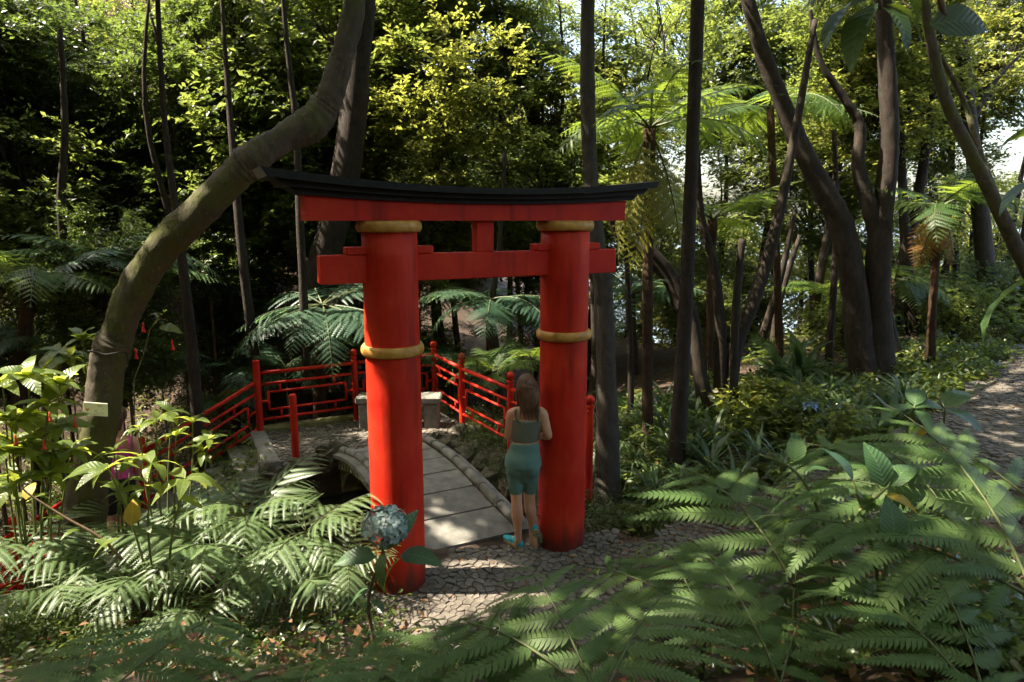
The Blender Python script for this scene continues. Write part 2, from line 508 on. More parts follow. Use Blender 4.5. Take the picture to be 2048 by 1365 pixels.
PINK = mat_simple('pink_tank_top', (.62, .07, .26), (.75, .12, .36), 30, .8, .15, .002)
BLACKCLOTH = mat_simple('black_shorts', (.008, .008, .010), (.018, .018, .02), 30, .8, .1, .002)
PLATE = mat_simple('cream_plate', (.62, .60, .42), (.72, .70, .52), 6, .5, 0)
INK = mat_simple('dark_ink', (.03, .03, .025), (.05, .05, .04), 8, .6, 0)
REDINK = mat_simple('red_ink', (.45, .06, .03), (.55, .09, .05), 8, .6, 0)
EYE = mat_simple('dark_eye', (.02, .015, .01), (.03, .02, .015), 8, .2, 0)
def mat_water():
    m, nt, b, o = base_mat('dark_pond_water')
    b.inputs['Base Color'].default_value = (.010, .011, .007, 1)
    b.inputs['Roughness'].default_value = .04
    b.inputs['IOR'].default_value = 1.33
    bump(nt, b, noise(nt, 7, 3), .06, .01)
    return m
WATER = mat_water()
SEA = mat_simple('added_sea', (.10, .13, .145), (.12, .15, .165), .02, .30, 0, spec=.6)

# ================================================================== SETTING: ground, water, path
def grid_axis(lo, hi, c0, c1, fine, coarse):
    a = [lo]
    while a[-1] < hi:
        x = a[-1]
        d = 0 if c0 <= x <= c1 else min(abs(x - c0), abs(x - c1))
        a.append(x + fine + (coarse - fine) * min(1, d / 25.0))
    return np.array(a)
gx = grid_axis(-90, 110, -6.5, 7.5, .10, 3.0); gy = grid_axis(-12, 130, 1.5, 11, .10, 3.0)
XX, YY = np.meshgrid(gx, gy)
ZZ = H(XX, YY)
rs = np.random.RandomState(11)
ZZ = ZZ + rs.normal(0, .008, ZZ.shape)
nx, ny = len(gx), len(gy)
idx = np.arange(nx * ny).reshape(ny, nx)
F = np.stack([idx[:-1, :-1], idx[:-1, 1:], idx[1:, 1:], idx[1:, :-1]], -1).reshape(-1, 4)
ground_o = structure(link('ground', new_mesh('ground', np.stack([XX, YY, ZZ], -1).reshape(-1, 3), F, SOIL, True)))
ground_o['label'] = 'dark woodland soil and leaf mould under the plants'
del XX, YY, ZZ

mb = MB()
pw = [G(.2, -2.6, -.42), G(.2, 1.3, -.42), G(3.5, 1.3, -.42), G(3.5, -2.6, -.42)]
mb.add(pw, [(0, 1, 2, 3)])
water = structure(mb.build('water', WATER)); water['label'] = 'dark still pond water under the stone footbridge'

mb = MB(); mb.add([(-2500, 75, -21), (5000, 75, -21), (5000, 7000, -21), (-2500, 7000, -21)], [(0, 1, 2, 3)])  # stand-in sea, added to reflect bright sky below the horizon
sea = structure(mb.build('sea', SEA)); sea['label'] = 'added sea plane reflecting bright sky beyond the trees'
# the far part of the path: a gravel sheet that follows the ground
mb = MB(); ring = []
pts = spline([Vector(p) for p in PATH[2:]], 8)
for i, p in enumerate(pts):
    t = (pts[min(i + 1, len(pts) - 1)] - pts[max(i - 1, 0)]); n = Vector((-t.y, t.x, 0)).normalized()
    w = .82 + .10 * math.sin(i * 1.7)
    for k in range(5):
        q = p + n * (w * (1 - k / 2.0)); ring.append(Vector((q.x, q.y, p.z - .004 - (.03 if k in (0, 4) else 0))))
Fp = [(i * 5 + k, i * 5 + k + 1, i * 5 + k + 6, i * 5 + k + 5) for i in range(len(pts) - 1) for k in range(4)]
mb.add(ring, Fp)
path_o = structure(mb.build('path', GRAVEL, smooth=True)); path_o['label'] = 'grey path climbing away to the right between the plants'

# ------------------------------------------------------------------ Voronoi paving
def clip_poly(poly, nx_, ny_, c):
    out = []
    for i in range(len(poly)):
        p, q = poly[i], poly[(i + 1) % len(poly)]
        a = p[0] * nx_ + p[1] * ny_ - c; b = q[0] * nx_ + q[1] * ny_ - c
        if a <= 0: out.append(p)
        if (a < 0) != (b < 0):
            t = a / (a - b); out.append((p[0] + (q[0] - p[0]) * t, p[1] + (q[1] - p[1]) * t))
    return out
def paving(inside, x0, x1, y0, y1, cell, rot, seed, zf, gap=.006):
    rr = random.Random(seed); c, s = math.cos(rot), math.sin(rot)
    sites = {}; nX = int((x1 - x0) / (cell * 1.25)); nY = int((y1 - y0) / (cell * .85))
    for i in range(-1, nX + 1):
        for j in range(-1, nY + 1):
            sites[i, j] = (x0 + (i + .5 + .5 * (j % 2) + rr.uniform(-.36, .36)) * cell * 1.25, y0 + (j + .5 + rr.uniform(-.36, .36)) * cell * .85)
    out = []
    for (i, j), p in sites.items():
        X = p[0] * c - p[1] * s; Y = p[0] * s + p[1] * c
        if not inside(X, Y): continue
        poly = [(p[0] - .2, p[1] - .2), (p[0] + .2, p[1] - .2), (p[0] + .2, p[1] + .2), (p[0] - .2, p[1] + .2)]
        for di in (-2, -1, 0, 1, 2):
            for dj in (-2, -1, 0, 1, 2):
                q = sites.get((i + di, j + dj))
                if q is None or q == p: continue
                ex, ey = q[0] - p[0], q[1] - p[1]; L = math.hypot(ex, ey)
                poly = clip_poly(poly, ex / L, ey / L, (p[0] * ex + p[1] * ey) / L + L / 2 - gap)
                if len(poly) < 3: break
            if len(poly) < 3: break
        if len(poly) < 3: continue
        cx = sum(q[0] for q in poly) / len(poly); cy_ = sum(q[1] for q in poly) / len(poly)
        z = zf(X, Y) + rr.uniform(-.007, .007); tx, ty = rr.uniform(-.10, .10), rr.uniform(-.10, .10)
        V = []; n = len(poly)
        for shr, dz in ((1.0, -.03), (1.0, .006), (.91, .011)):
            for q in poly:
                a = cx + (q[0] - cx) * shr; b = cy_ + (q[1] - cy_) * shr
                V.append(Vector((a * c - b * s, a * s + b * c, z + dz + (a - cx) * tx + (b - cy_) * ty)))
        Fq = [tuple(range(2 * n, 3 * n))]
        for r in range(2):
            for k in range(n):
                m = (k + 1) % n; Fq.append((r * n + k, r * n + m, (r + 1) * n + m, (r + 1) * n + k))
        out.append((Vector((X, Y, z)), V, Fq))
    return out
def lay(stones, focus, parent, most=300):
    stones.sort(key=lambda q: (q[0] - focus).length)
    WL[parent] = WL.get(parent, Vector((0, 0, 0)))
    for c, V, Fq in stones[:most]:
        me = new_mesh('paving_stone', [p - c for p in V], Fq, COBBLE)
        o = link('paving_stone', me, parent, c - WL[parent])
    if len(stones) > most:
        mb = MB()
        for c, V, Fq in stones[most:]: mb.add(V, Fq)
        stuff(mb.build('paving_stones', COBBLE, parent))
def in_fore(x, y):
    d, z = path_dist(np.array([x]), np.array([y])); s, l = sl(x, y)
    if s > .36 and -1.2 < l < 1.0: return False
    return d[0] < (.88 if x < 1.0 else .66 + .1 * math.sin(x * 5 + y * 3)) and x < 9.5 and not (s > .36 and l < 1.0)
def z_fore(x, y):
    return float(path_dist(np.array([x]), np.array([y]))[1][0])
lay(paving(in_fore, -3, 13, -1.5, 9.5, .066, .25, 3, z_fore, .003), Vector((.25, 5.35, 0)), path_o)

# ------------------------------------------------------------------ far landing, steps
landing = thing('stone_landing', 'paved landing with mossy kerb at the far end of the footbridge', 'landing', G(3.9, 0, 0))
ZP = .10
mb = MB(); mb.box(G(3.87, .03, -.46), (2.58, 1.36, 1.08), RG, bev=.02); mb.build('base', CONCRETE, landing)
mb = MB(); mb.box(G(4.64, .05, -.40), (2.85, .17, 1.10), RG, bev=.02); mb.build('kerb', MOSSKERB, landing)
mb = MB(); mb.box(G(3.87, -1.36, -.43), (.20, 1.37, 1.12), RG, bev=.015); mb.build('kerb', CONCRETE, landing)
lay(paving(lambda x, y: 3.22 < sl(x, y)[0] < 4.52 and -1.24 < sl(x, y)[1] < 1.25, -1, 9, 3, 14, .075, .471, 8, lambda x, y: ZP - .012, .0055),
    G(3.9, -.4, 0), landing)

stairs = thing('stone_staircase', 'concrete steps going down to the left of the landing', 'staircase', G(3.9, -2.5, -.8))
for i in range(10):
    z = ZP - .165 * (i + 1)
    mb = MB(); mb.box(G(3.88, -1.46 - .30 * (i + .5), z - .16), (.298, 1.44, .32), RG, bev=.012)
    mb.build('step', CONCRETE, stairs)

# ================================================================== FOOTBRIDGE
bridge = thing('stone_footbridge', 'arched grey stone footbridge over the dark pond behind the red gate', 'footbridge', G(.4, 0, 0))
S0, S1 = .36, 3.26
def deck(s):
    q = (s - S0) / (S1 - S0)
    return .015 + .085 * q + .21 * (1 - (2 * q - 1) ** 2)
def halfw(s):
    q = (s - S0) / (S1 - S0)
    return .43 + .12 * abs(2 * q - 1) ** 3
NS = 7
for i in range(NS):                                     # deck slabs with open joints
    a = S0 + (S1 - S0) * i / NS + .011; b = S0 + (S1 - S0) * (i + 1) / NS - .011
    V = []; F = []
    n = 4
    for k in range(n + 1):
        s = a + (b - a) * k / n
        for l, dz in ((-halfw(s) + .02, 0), (halfw(s) - .02, 0), (halfw(s) - .02, -.12), (-halfw(s) + .02, -.12)):
            V.append(G(s, l, deck(s) + dz))
    for k in range(n):
        for e in range(4):
            F.append((k * 4 + e, k * 4 + (e + 1) % 4, (k + 1) * 4 + (e + 1) % 4, (k + 1) * 4 + e))
    F += [(3, 2, 1, 0), (n * 4, n * 4 + 1, n * 4 + 2, n * 4 + 3)]
    mb = MB(); mb.add(V, F); mb.build('slab', STONE, bridge)
mb = MB(); V = []; F = []                               # the arch itself, under the slabs
n = 20
for k in range(n + 1):
    q = k / n; s = S0 + (S1 - S0) * q
    lo = -1.0 + (deck(S0 + (S1 - S0) * .5) - .16 + 1.0) * math.sqrt(max(0, 1 - (2 * q - 1) ** 4)) if 0 < q < 1 else -1.0
    for l, z in ((-halfw(s) - .03, deck(s) - .125), (halfw(s) + .03, deck(s) - .125), (halfw(s) + .03, lo), (-halfw(s) - .03, lo)):
        V.append(G(s, l, min(z, deck(s) - .125)))
for k in range(n):
    for e in range(4):
        F.append((k * 4 + e, k * 4 + (e + 1) % 4, (k + 1) * 4 + (e + 1) % 4, (k + 1) * 4 + e))
F += [(3, 2, 1, 0), (n * 4, n * 4 + 1, n * 4 + 2, n * 4 + 3)]
mb.add(V, F); mb.build('arch', MOSSTONE, bridge)
for sd in (-1, 1):
    V = []; F = []; n = 24                              # ledge outside the rounded kerb
    for k in range(n + 1):
        s = S0 + (S1 - S0) * k / n; z = deck(s)
        for l, dz in ((halfw(s) + .015, .012), (halfw(s) + .17, -.005), (halfw(s) + .17, -.05), (halfw(s) + .13, -.075), (halfw(s) + .015, -.075)):
            V.append(G(s, sd * l, z + dz))
    for k in range(n):
        for e in range(5):
            f = (k * 5 + e, k * 5 + (e + 1) % 5, (k + 1) * 5 + (e + 1) % 5, (k + 1) * 5 + e)
            F.append(f if sd < 0 else tuple(reversed(f)))
    F += [(4, 3, 2, 1, 0), (n * 5, n * 5 + 1, n * 5 + 2, n * 5 + 3, n * 5 + 4)]
    mb = MB(); mb.add(V, F); mb.build('ledge', STONE, bridge)
    NK = 8                                              # rounded kerb, cut into lengths
    for i in range(NK):
        a = S0 + .05 + (S1 - S0 - .1) * i / NK + .006; b = S0 + .05 + (S1 - S0 - .1) * (i + 1) / NK - .006
        P = []; R = []
        for k in range(7):
            s = a + (b - a) * k / 6
            P.append(G(s, sd * (halfw(s) + .035), deck(s) + .026)); R.append(.050 if 0 < k < 6 else .044)
        mb = MB(); mb.tube(P, R, 12); mb.build('kerb_roll', STONE, bridge, smooth=True)
        c = P[-1] + (P[-1] - P[-2]).normalized() * .006
        mb = MB(); mb.tube([c - (P[-1] - P[-2]).normalized() * .012, c + (P[-1] - P[-2]).normalized() * .012], .054, 12); mb.build('kerb_band', STONE, bridge)
    ND = 26                                             # carved petals below the ledge
    for i in range(ND):
        s = S0 + .12 + (S1 - S0 - .24) * (i + .5) / ND; z = deck(s) - .078; l = sd * (halfw(s) + .075)
        w = .046; V = []
        prof = [(-w, 0), (w, 0), (w * .95, -.07), (w * .6, -.115), (0, -.14), (-w * .6, -.115), (-w * .95, -.07)]
        for off in (.0, .035):
            for a, dz in prof: V.append(G(s + a, l + sd * off * (1 if dz > -.12 else .6), z + dz))
        n = 7; F = [tuple(range(n, 2 * n)), tuple(reversed(range(n)))] + [(k, (k + 1) % n, n + (k + 1) % n, n + k) for k in range(n)]
        mb = MB(); mb.add(V, F); mb.build('carved_petal', MOSSTONE, bridge)

# ================================================================== TORII GATE
gate = thing('torii_gate', 'red wooden gate with gold pillar rings and a black curved top beam', 'gate', G(0, 0, 0))
HALF = (MR - ML).length / 2
def ring_prof(r, z, h, out):
    return [(r * .96, z - h), (r + out * .55, z - h), (r + out * .9, z - h * .6), (r + out, z), (r + out * .9, z + h * .6), (r + out * .55, z + h), (r * .96, z + h)]
for c in (ML, MR):
    prof = [(.218, -.25), (.218, 0.0), (.216, .05)] + [(.216 - .004 * k / 10, .05 + 2.94 * k / 10) for k in range(1, 11)]
    mb = MB(); mb.lathe(c, prof, 48); p = mb.build('pillar', RED, gate, smooth=True)
    mb = MB(); mb.lathe(c, ring_prof(.214, 2.00, .040, .034), 48); mb.build('ring', GOLD, p, smooth=True)
    mb = MB(); mb.lathe(c, ring_prof(.213, 2.952, .042, .038), 48); mb.build('ring', GOLD, p, smooth=True)
def qloc(q, d, z): return MM + AX * q + DX * d + Vector((0, 0, z))
def beam(name, q0, q1, w, zb, zt, mat, slant=0.0, n=24, cap=None):
    V = []; F = []
    for k in range(n + 1):
        f = k / n
        for d, zz, sgn in ((-w / 2, 0, 1), (w / 2, 0, 1), (w / 2, 1, 0), (-w / 2, 1, 0)):
            a0 = q0 + slant * sgn; a1 = q1 - slant * sgn
            q = a0 + (a1 - a0) * f
            V.append(qloc(q, d, zt(q) if zz else zb(q)))
    for k in range(n):
        for e in range(4):
            F.append((k * 4 + e, (k + 1) * 4 + e, (k + 1) * 4 + (e + 1) % 4, k * 4 + (e + 1) % 4))
    mb = MB(); mb.add(V, F)
    mb.add(V[:4], [(0, 1, 2, 3)], 1 if cap else 0); mb.add(V[-4:], [(3, 2, 1, 0)], 1 if cap else 0)
    return mb.build(name, [mat, cap] if cap else mat, gate)
cb = lambda q: 3.125 + .050 * (q / 1.42) ** 2
beam('lintel', -HALF - .64, HALF + .56, .20, lambda q: 2.995, lambda q: cb(q) - .002, RED, n=12)
beam('cap_board', -HALF - .74, HALF + .67, .26, lambda q: cb(q), lambda q: cb(q) + .036 + .003 * q * q, BLACK, .05, cap=BLACK)
beam('cap_board', -HALF - .84, HALF + .75, .35, lambda q: cb(q) + .038 + .003 * q * q, lambda q: cb(q) + .072 + .007 * q * q, BLACK, .05, cap=BLACK)
beam('roof_board', -HALF - .94, HALF + .84, .46, lambda q: cb(q) + .074 + .007 * q * q, lambda q: cb(q) + .122 + .011 * q * q, BLACK, .04, cap=GREYEND)
mb = MB(); mb.box(qloc(-.02, 0, 2.637), (2 * HALF + .55 + .50, .125, .212), RG, bev=.008); mb.build('tie_beam', RED, gate)
mb = MB(); mb.box(qloc(-.0, 0, 2.869), (.155, .10, .252), RG, bev=.006); mb.build('strut', RED, gate)
for q in (-HALF - .27, -HALF + .26, HALF - .24, HALF + .25):
    mb = MB(); mb.box(qloc(q, 0, 2.772), (.15, .14, .058), RG, bev=.006); mb.build('wedge', RED, gate)

# ================================================================== RED RAILINGS
def post(mb_parent, p, h, ball=True, r=.042):
    mb = MB()
    if ball: prof = [(r, -.3), (r, h - .16), (r * .8, h - .155), (r * .8, h - .14), (r * 1.15, h - .135), (r * 1.15, h - .115), (r * .75, h - .11), (r * .75, h - .095)]
    else: prof = [(r, -.3), (r, h - .015), (r * .8, h)]
    mb.lathe(p, prof, 16); o = mb.build('post', RAILRED, mb_parent, smooth=False)
    if ball:
        mb = MB(); mb.ell(p + Vector((0, 0, h - .05)), (.052, .052, .052)); mb.build('ball_finial', RAILRED, o, smooth=True)
def panel(parent, a, b, h=.98):
    """a, b: feet of the two posts; bars follow the slope between them"""
    d = b - a
    P = lambda f, z: a + d * f + Vector((0, 0, z * h))
    def bar(name, f0, z0, f1, z1, r):
        mb = MB(); mb.bar(P(f0, z0), P(f1, z1), r); mb.build(name, RAILRED, parent, smooth=True)
    bar('top_rail', 0, .84, 1, .84, .027)
    bar('rail', 0, .68, 1, .68, .020)
    bar('rail', 0, .17, 1, .17, .020)
    bar('lattice_bar', .1, .555, .9, .555, .018); bar('lattice_bar', .1, .30, .9, .30, .018)
    bar('lattice_bar', .1, .30, .1, .555, .018); bar('lattice_bar', .9, .30, .9, .555, .018)
    bar('lattice_bar', 0, .43, .1, .43, .018); bar('lattice_bar', .9, .43, 1, .43, .018)
    for f in (.22, .78):
        bar('lattice_bar', f, .555, f, .68, .016); bar('lattice_bar', f, .17, f, .30, .016)
far = thing('railing', 'red lattice railing along the far edge of the landing behind the stone bench', 'railing', G(4.6, 0, ZP))
P1, P2, P3 = G(4.55, -1.32, ZP - .08), G(4.55, .02, ZP + .03), G(4.62, 1.28, ZP + .03)
post(far, P1, 1.10, False, .048); post(far, P2, 1.03); post(far, P3, 1.03)
panel(far, P1 + Vector((0, 0, .09)), P2); panel(far, P2, P3)
rr_ = thing('railing', 'red lattice railing with ball posts along the bank right of the footbridge', 'railing', G(2.1, 1.33, .1))
R4, R5, R6 = G(3.52, 1.28, .12), G(2.13, 1.34, .13), G(.66, 1.53, .15)
for p in (R4, R5, R6): post(rr_, p, 1.04)
panel(rr_, P3, R4); panel(rr_, R4, R5); panel(rr_, R5, R6)
st = thing('railing', 'red handrail sloping down beside the stone steps at left', 'railing', G(4.55, -2.6, -.6))
q0 = P1 + Vector((0, 0, -.02)); prev = q0
for k in range(3):
    nx_ = G(4.55, -1.32 - 1.45 * (k + 1), ZP - .08 - .80 * (k + 1))
    post(st, nx_, 1.02, False); panel(st, prev, nx_); prev = nx_
lone = thing('railing_post', 'single red post standing at the near left corner of the landing', 'post', G(3.30, -1.06, ZP))
post(lone, G(3.30, -1.06, ZP), .80, False, .045)
st2 = thing('railing', 'lower red handrail at the bottom left behind the leaning tree', 'railing', G(3.1, -4.6, -1.4))
q1 = G(2.35, -3.3, -.78); q2 = G(2.35, -4.9, -1.22); q3 = G(2.35, -6.3, -1.62)
for p in (q1, q2, q3): post(st2, p, .98, False)
panel(st2, q1, q2); panel(st2, q2, q3)

# ------------------------------------------------------------------ bench, low wall, rocks
bench = thing('stone_bench', 'rough grey stone bench on the landing behind the left gate pillar', 'bench', G(3.9, .55, ZP))
b0, b1 = G(3.78, .92, ZP), G(4.20, .10, ZP)
ang = math.atan2((b0 - b1).y, (b0 - b1).x); Rb = Matrix.Rotation(ang, 3, 'Z')
mb = MB(); mb.box((b0 + b1) / 2 + Vector((0, 0, .40)), ((b0 - b1).length + .28, .34, .10), Rb, bev=.018); mb.build('seat', CONCRETE, bench)
for p in (b0, b1):
    mb = MB(); mb.box(p + Vector((0, 0, .165)), (.20, .30, .37), Rb, bev=.018); mb.build('leg', CONCRETE, bench)

def rock(c, r, seed, name='rock', label=None, group=None):
    rr = random.Random(seed); mb = MB(); mb.ell((0, 0, 0), (r[0], r[1], r[2]), nu=14, nv=9)
    ph = [(rr.uniform(2, 9), rr.uniform(2, 9), rr.uniform(2, 9), rr.uniform(0, 6), rr.uniform(.03, .14)) for _ in range(7)]
    ph += [(rr.uniform(14, 30), rr.uniform(14, 30), rr.uniform(14, 30), rr.uniform(0, 6), rr.uniform(.03, .06)) for _ in range(5)]
    m = max(r)
    V = []
    for p in mb.v:
        q = p / m; k = 1 + sum(a[4] * math.sin(a[0] * q.x + a[1] * q.y + a[2] * q.z + a[3]) for a in ph)
        V.append(p * k + Vector(c))
    mb.v = V
    o = mb.build(name, ROCK, origin=c)
    return tag(o, label, 'rock', group)
rock(G(3.16, -.66, .10), (.20, .15, .17), 1, label='rounded dark mossy boulder beside the far left end of the footbridge')
rock(G(3.18, -1.02, .0), (.24, .13, .12), 2, label='low dark rock at the foot of the single red post')
rock(G(3.14, -1.36, -.06), (.16, .13, .14), 3, label='small dark rock at the near corner of the landing kerb')
rock(G(3.18, .82, .02), (.22, .16, .13), 4, label='dark rock below the right leg of the stone bench')
rk = [(3.0, 1.12, .16), (2.6, 1.02, .18), (2.2, 1.06, .16), (1.8, 1.04, .2), (1.4, 1.08, .17), (1.0, 1.1, .19), (.62, 1.12, .16), (3.3, 1.2, .18)]
for i, (s, l, r) in enumerate(rk):
    rock(G(s, l, -.02), (r * 1.25, r, r * 1.1), 20 + i, label='mossy rock in the row along the right bank of the pond', group='rocks along the pond bank')
for i, (s, l, r) in enumerate([(3.12, .55, .16), (3.14, -.2, .2), (3.14, .2, .15)]):
    rock(G(s, l, -.25), (r * 1.3, r, r * 1.2), 40 + i, label='dark rock under the far end of the footbridge', group='rocks under the bridge end')
lw = thing('low_wall', 'low mossy stone wall edging the lower path right of the gate', 'wall', (2.2, 9.2, -.1))
wa, wb = at(1238, 905, 8.9), at(1402, 850, 10.6)
NB = 9
for i in range(NB):
    a = wa.lerp(wb, i / NB); b = wa.lerp(wb, (i + 1) / NB); c = (a + b) / 2; ang = math.atan2((b - a).y, (b - a).x)
    mb = MB(); rr = random.Random(i); mb.box(c + Vector((0, 0, -.14)), ((b - a).length * .97, .26, .42 + rr.uniform(-.02, .03)), Matrix.Rotation(ang + rr.uniform(-.03, .03), 3, 'Z'), bev=.03)
    mb.build('block', MOSSKERB, lw)

# ================================================================== PEOPLE
def fuse(mb, name, mat, parent, vox=.008, smooth_it=6, fac=.5):
    """one continuous skin over overlapping closed shapes"""
    o = mb.build(name, mat, parent)
    m = o.modifiers.new('r', 'REMESH'); m.mode = 'VOXEL'; m.voxel_size = vox; m.adaptivity = 0.0
    s = o.modifiers.new('s', 'SMOOTH'); s.factor = fac; s.iterations = smooth_it
    dg = bpy.context.evaluated_depsgraph_get(); me = bpy.data.meshes.new_from_object(o.evaluated_get(dg))
    o.modifiers.clear(); old = o.data; me.name = name
    o.data = me; bpy.data.meshes.remove(old)
    if not me.materials: me.materials.append(mat)
    me.polygons.foreach_set('use_smooth', np.ones(len(me.polygons), bool)); me.update()
    return o
def limb(mb, pts, radii, sides=14, n=4):
    P = spline(pts, n); R = lerp_list(radii, n)
    d0 = (P[0] - P[1]).normalized(); d1 = (P[-1] - P[-2]).normalized()
    P = [P[0] + d0 * R[0] * .7] + P + [P[-1] + d1 * R[-1] * .7]; R = [R[0] * .5] + R + [R[-1] * .5]
    mb.tube(P, R, sides)
def torso(mb, rows, n=4):
    """rows: (centre, half width, half depth)"""
    C = spline([r[0] for r in rows], n); A = lerp_list([r[1] for r in rows], n); B = lerp_list([r[2] for r in rows], n)
    V = []; F = []; S = 24
    for c, a, b in zip(C, A, B):
        for k in range(S):
            th = 2 * math.pi * k / S; V.append(c + Vector((math.cos(th) * a, math.sin(th) * b, 0)))
    for i in range(len(C) - 1):
        for k in range(S):
            j = (k + 1) % S; F.append((i * S + k, i * S + j, (i + 1) * S + j, (i + 1) * S + k))
    F += [tuple(reversed(range(S))), tuple(range((len(C) - 1) * S, len(C) * S))]
    mb.add(V, F)
def hand(mb, wrist, direction, up, k=1.0):
    """palm, four unequal curled fingers, thumb from the side of the palm"""
    d = direction.normalized(); u = (up - d * up.dot(d)).normalized(); s = d.cross(u)
    limb(mb, [wrist, wrist + d * .04 * k, wrist + d * .075 * k], [.026 * k, .032 * k, .030 * k], 10, 2)
    for i, (off, ln) in enumerate(((-.026, .068), (-.009, .078), (.009, .073), (.025, .056))):
        b = wrist + d * .078 * k + s * off * k
        limb(mb, [b, b + d * ln * .5 * k - u * .008, b + d * ln * .85 * k - u * .03 * k], [.0095 * k, .009 * k, .008 * k], 8, 2)
    b = wrist + d * .03 * k - s * .026 * k
    limb(mb, [b, b - s * .025 * k + d * .022 * k, b - s * .03 * k + d * .052 * k - u * .012], [.012 * k, .0105 * k, .009 * k], 8, 2)
def head(mb, c, k=1.0, yaw=0.0):
    Rz = Matrix.Rotation(yaw, 3, 'Z'); f = Rz @ Vector((0, 1, 0)); r = Rz @ Vector((1, 0, 0)); Z = Vector((0, 0, 1))
    mb.ell(c + Z * .02 * k, (.075 * k, .092 * k, .105 * k), Rz); mb.ell(c - Z * .045 * k + f * .025 * k, (.058 * k, .062 * k, .075 * k), Rz)
    mb.ell(c - Z * .01 * k + f * .093 * k, (.013 * k, .02 * k, .026 * k), Rz); mb.ell(c - Z * .052 * k + f * .086 * k, (.024 * k, .010 * k, .010 * k), Rz)
    for sg in (-1, 1): mb.ell(c + r * sg * .077 * k - f * .005, (.012 * k, .022 * k, .032 * k), Rz)
    return f, r
V3 = Vector
W = thing('person', 'woman in sage crop top and teal shorts leaning on the right gate pillar', 'person', (.12, 5.87, 0))
ys = 5.80
J = lambda u, v, Y: at(u, v, Y)
hipL, hipR = J(1029, 928, ys), J(1063, 928, ys); knL, knR = J(1033, 1000, ys - .01), J(1059, 998, ys + .04)
anL, anR = J(1037, 1078, 5.85), J(1065, 1062, 5.90)
shL, shR = J(1024, 829, ys), J(1084, 827, ys - .02); elL, elR = J(1016, 872, ys + .02), J(1097, 872, ys - .03)
wrL, wrR = J(1030, 884, ys + .26), J(1078, 872, ys + .19)
pel, wai, che, nec, hed = J(1046, 918, ys), J(1050, 880, ys), J(1055, 842, ys), J(1056, 816, ys), J(1053, 776, ys + .02)
rows = [(J(1046, 950, ys), .115, .085), (J(1046, 930, ys - .01), .158, .120), (pel, .150, .118), (J(1048, 900, ys), .132, .098), (wai, .114, .086), (J(1052, 862, ys), .130, .092), (che, .145, .098), (J(1056, 828, ys), .135, .080), (J(1056, 820, ys), .070, .055)]
mb = MB(); torso(mb, rows)
limb(mb, [J(1056, 830, ys), nec, hed - V3((0, 0, .04))], [.052, .046, .046])
limb(mb, [J(1040, 824, ys), shL, shL.lerp(elL, .5), elL], [.048, .050, .044, .036]); limb(mb, [J(1070, 824, ys), shR, shR.lerp(elR, .5), elR], [.048, .050, .044, .037])
limb(mb, [elL, elL.lerp(wrL, .4), wrL], [.038, .036, .024]); limb(mb, [elR, elR.lerp(wrR, .4), wrR], [.038, .036, .024])
limb(mb, [hipL, hipL.lerp(knL, .5), knL, knL.lerp(anL, .35) + V3((0, -.012, 0)), knL.lerp(anL, .7), anL], [.080, .064, .049, .054, .039, .030])
limb(mb, [hipR, hipR.lerp(knR, .5), knR, knR.lerp(anR, .35) + V3((0, -.014, 0)), knR.lerp(anR, .7), anR], [.080, .064, .049, .054, .039, .030])
fc, rc = head(mb, hed, 1.0, .45)
hand(mb, wrL, V3((.75, .35, .25)), V3((0, 1, .2))); hand(mb, wrR, V3((-.5, .2, .8)), V3((0, 1, 0)))
limb(mb, [anL, J(1034, 1092, 5.90), J(1020, 1094, 5.97)], [.034, .036, .030]); limb(mb, [anR, J(1068, 1082, 5.88), J(1070, 1096, 5.90)], [.034, .034, .03])
body = fuse(mb, 'body', SKIN, W)
for sg in (-1, 1):
    mb = MB(); mb.ell(hed + fc * .085 + rc * sg * .03 + V3((0, 0, .012)), (.011, .008, .007)); mb.build('eye', EYE, W, smooth=True)
mb = MB(); torso(mb, [(J(1046, 962, ys), .06, .06), (J(1046, 950, ys), .11, .085), (J(1046, 930, ys - .012), .167, .130), (J(1046, 915, ys - .008), .160, .126), (J(1048, 900, ys), .140, .106), (J(1050, 883, ys), .124, .095)])
mb.ell(J(1032, 938, ys - .055), (.082, .070, .085)); mb.ell(J(1061, 938, ys - .055), (.082, .070, .085))
hl, hr = hipL.lerp(knL, .80), hipR.lerp(knR, .80)
limb(mb, [hipL, hipL.lerp(knL, .5), hl], [.088, .074, .058]); limb(mb, [hipR, hipR.lerp(knR, .5), hr], [.086, .070, .056])
fuse(mb, 'shorts', SHORTS, W, .008, 5)
mb = MB(); torso(mb, [(J(1050, 881, ys), .120, .092), (J(1052, 862, ys), .137, .099), (J(1055, 842, ys), .149, .106), (J(1055, 837, ys), .146, .10)])
limb(mb, [J(1034, 842, ys - .09), J(1031, 826, ys - .062), J(1033, 819, ys - .01), J(1034, 826, ys + .07)], [.013, .013, .013, .013], 8); limb(mb, [J(1077, 841, ys - .09), J(1078, 825, ys - .062), J(1076, 817, ys - .01), J(1075, 826, ys + .07)], [.013, .013, .013, .013], 8)
fuse(mb, 'top', TOP, W, .008, 4)
mb = MB(); mb.box(J(1049.5, 888, ys) , (.282, .214, .012), bev=.004); 
mb = MB()
mb.ell(hed + V3((.0, -.012, .025)), (.088, .098, .108)); Cb = [hed + V3((.012, -.06, .04)), hed + V3((.026, -.085, -.06)), hed + V3((.026, -.098, -.12)), hed + V3((.026, -.108, -.165)), hed + V3((.028, -.112, -.20))]
torso(mb, [(c, a, b) for c, a, b in zip(reversed(Cb), (.030, .058, .086, .092, .085), (.014, .022, .034, .05, .06))])
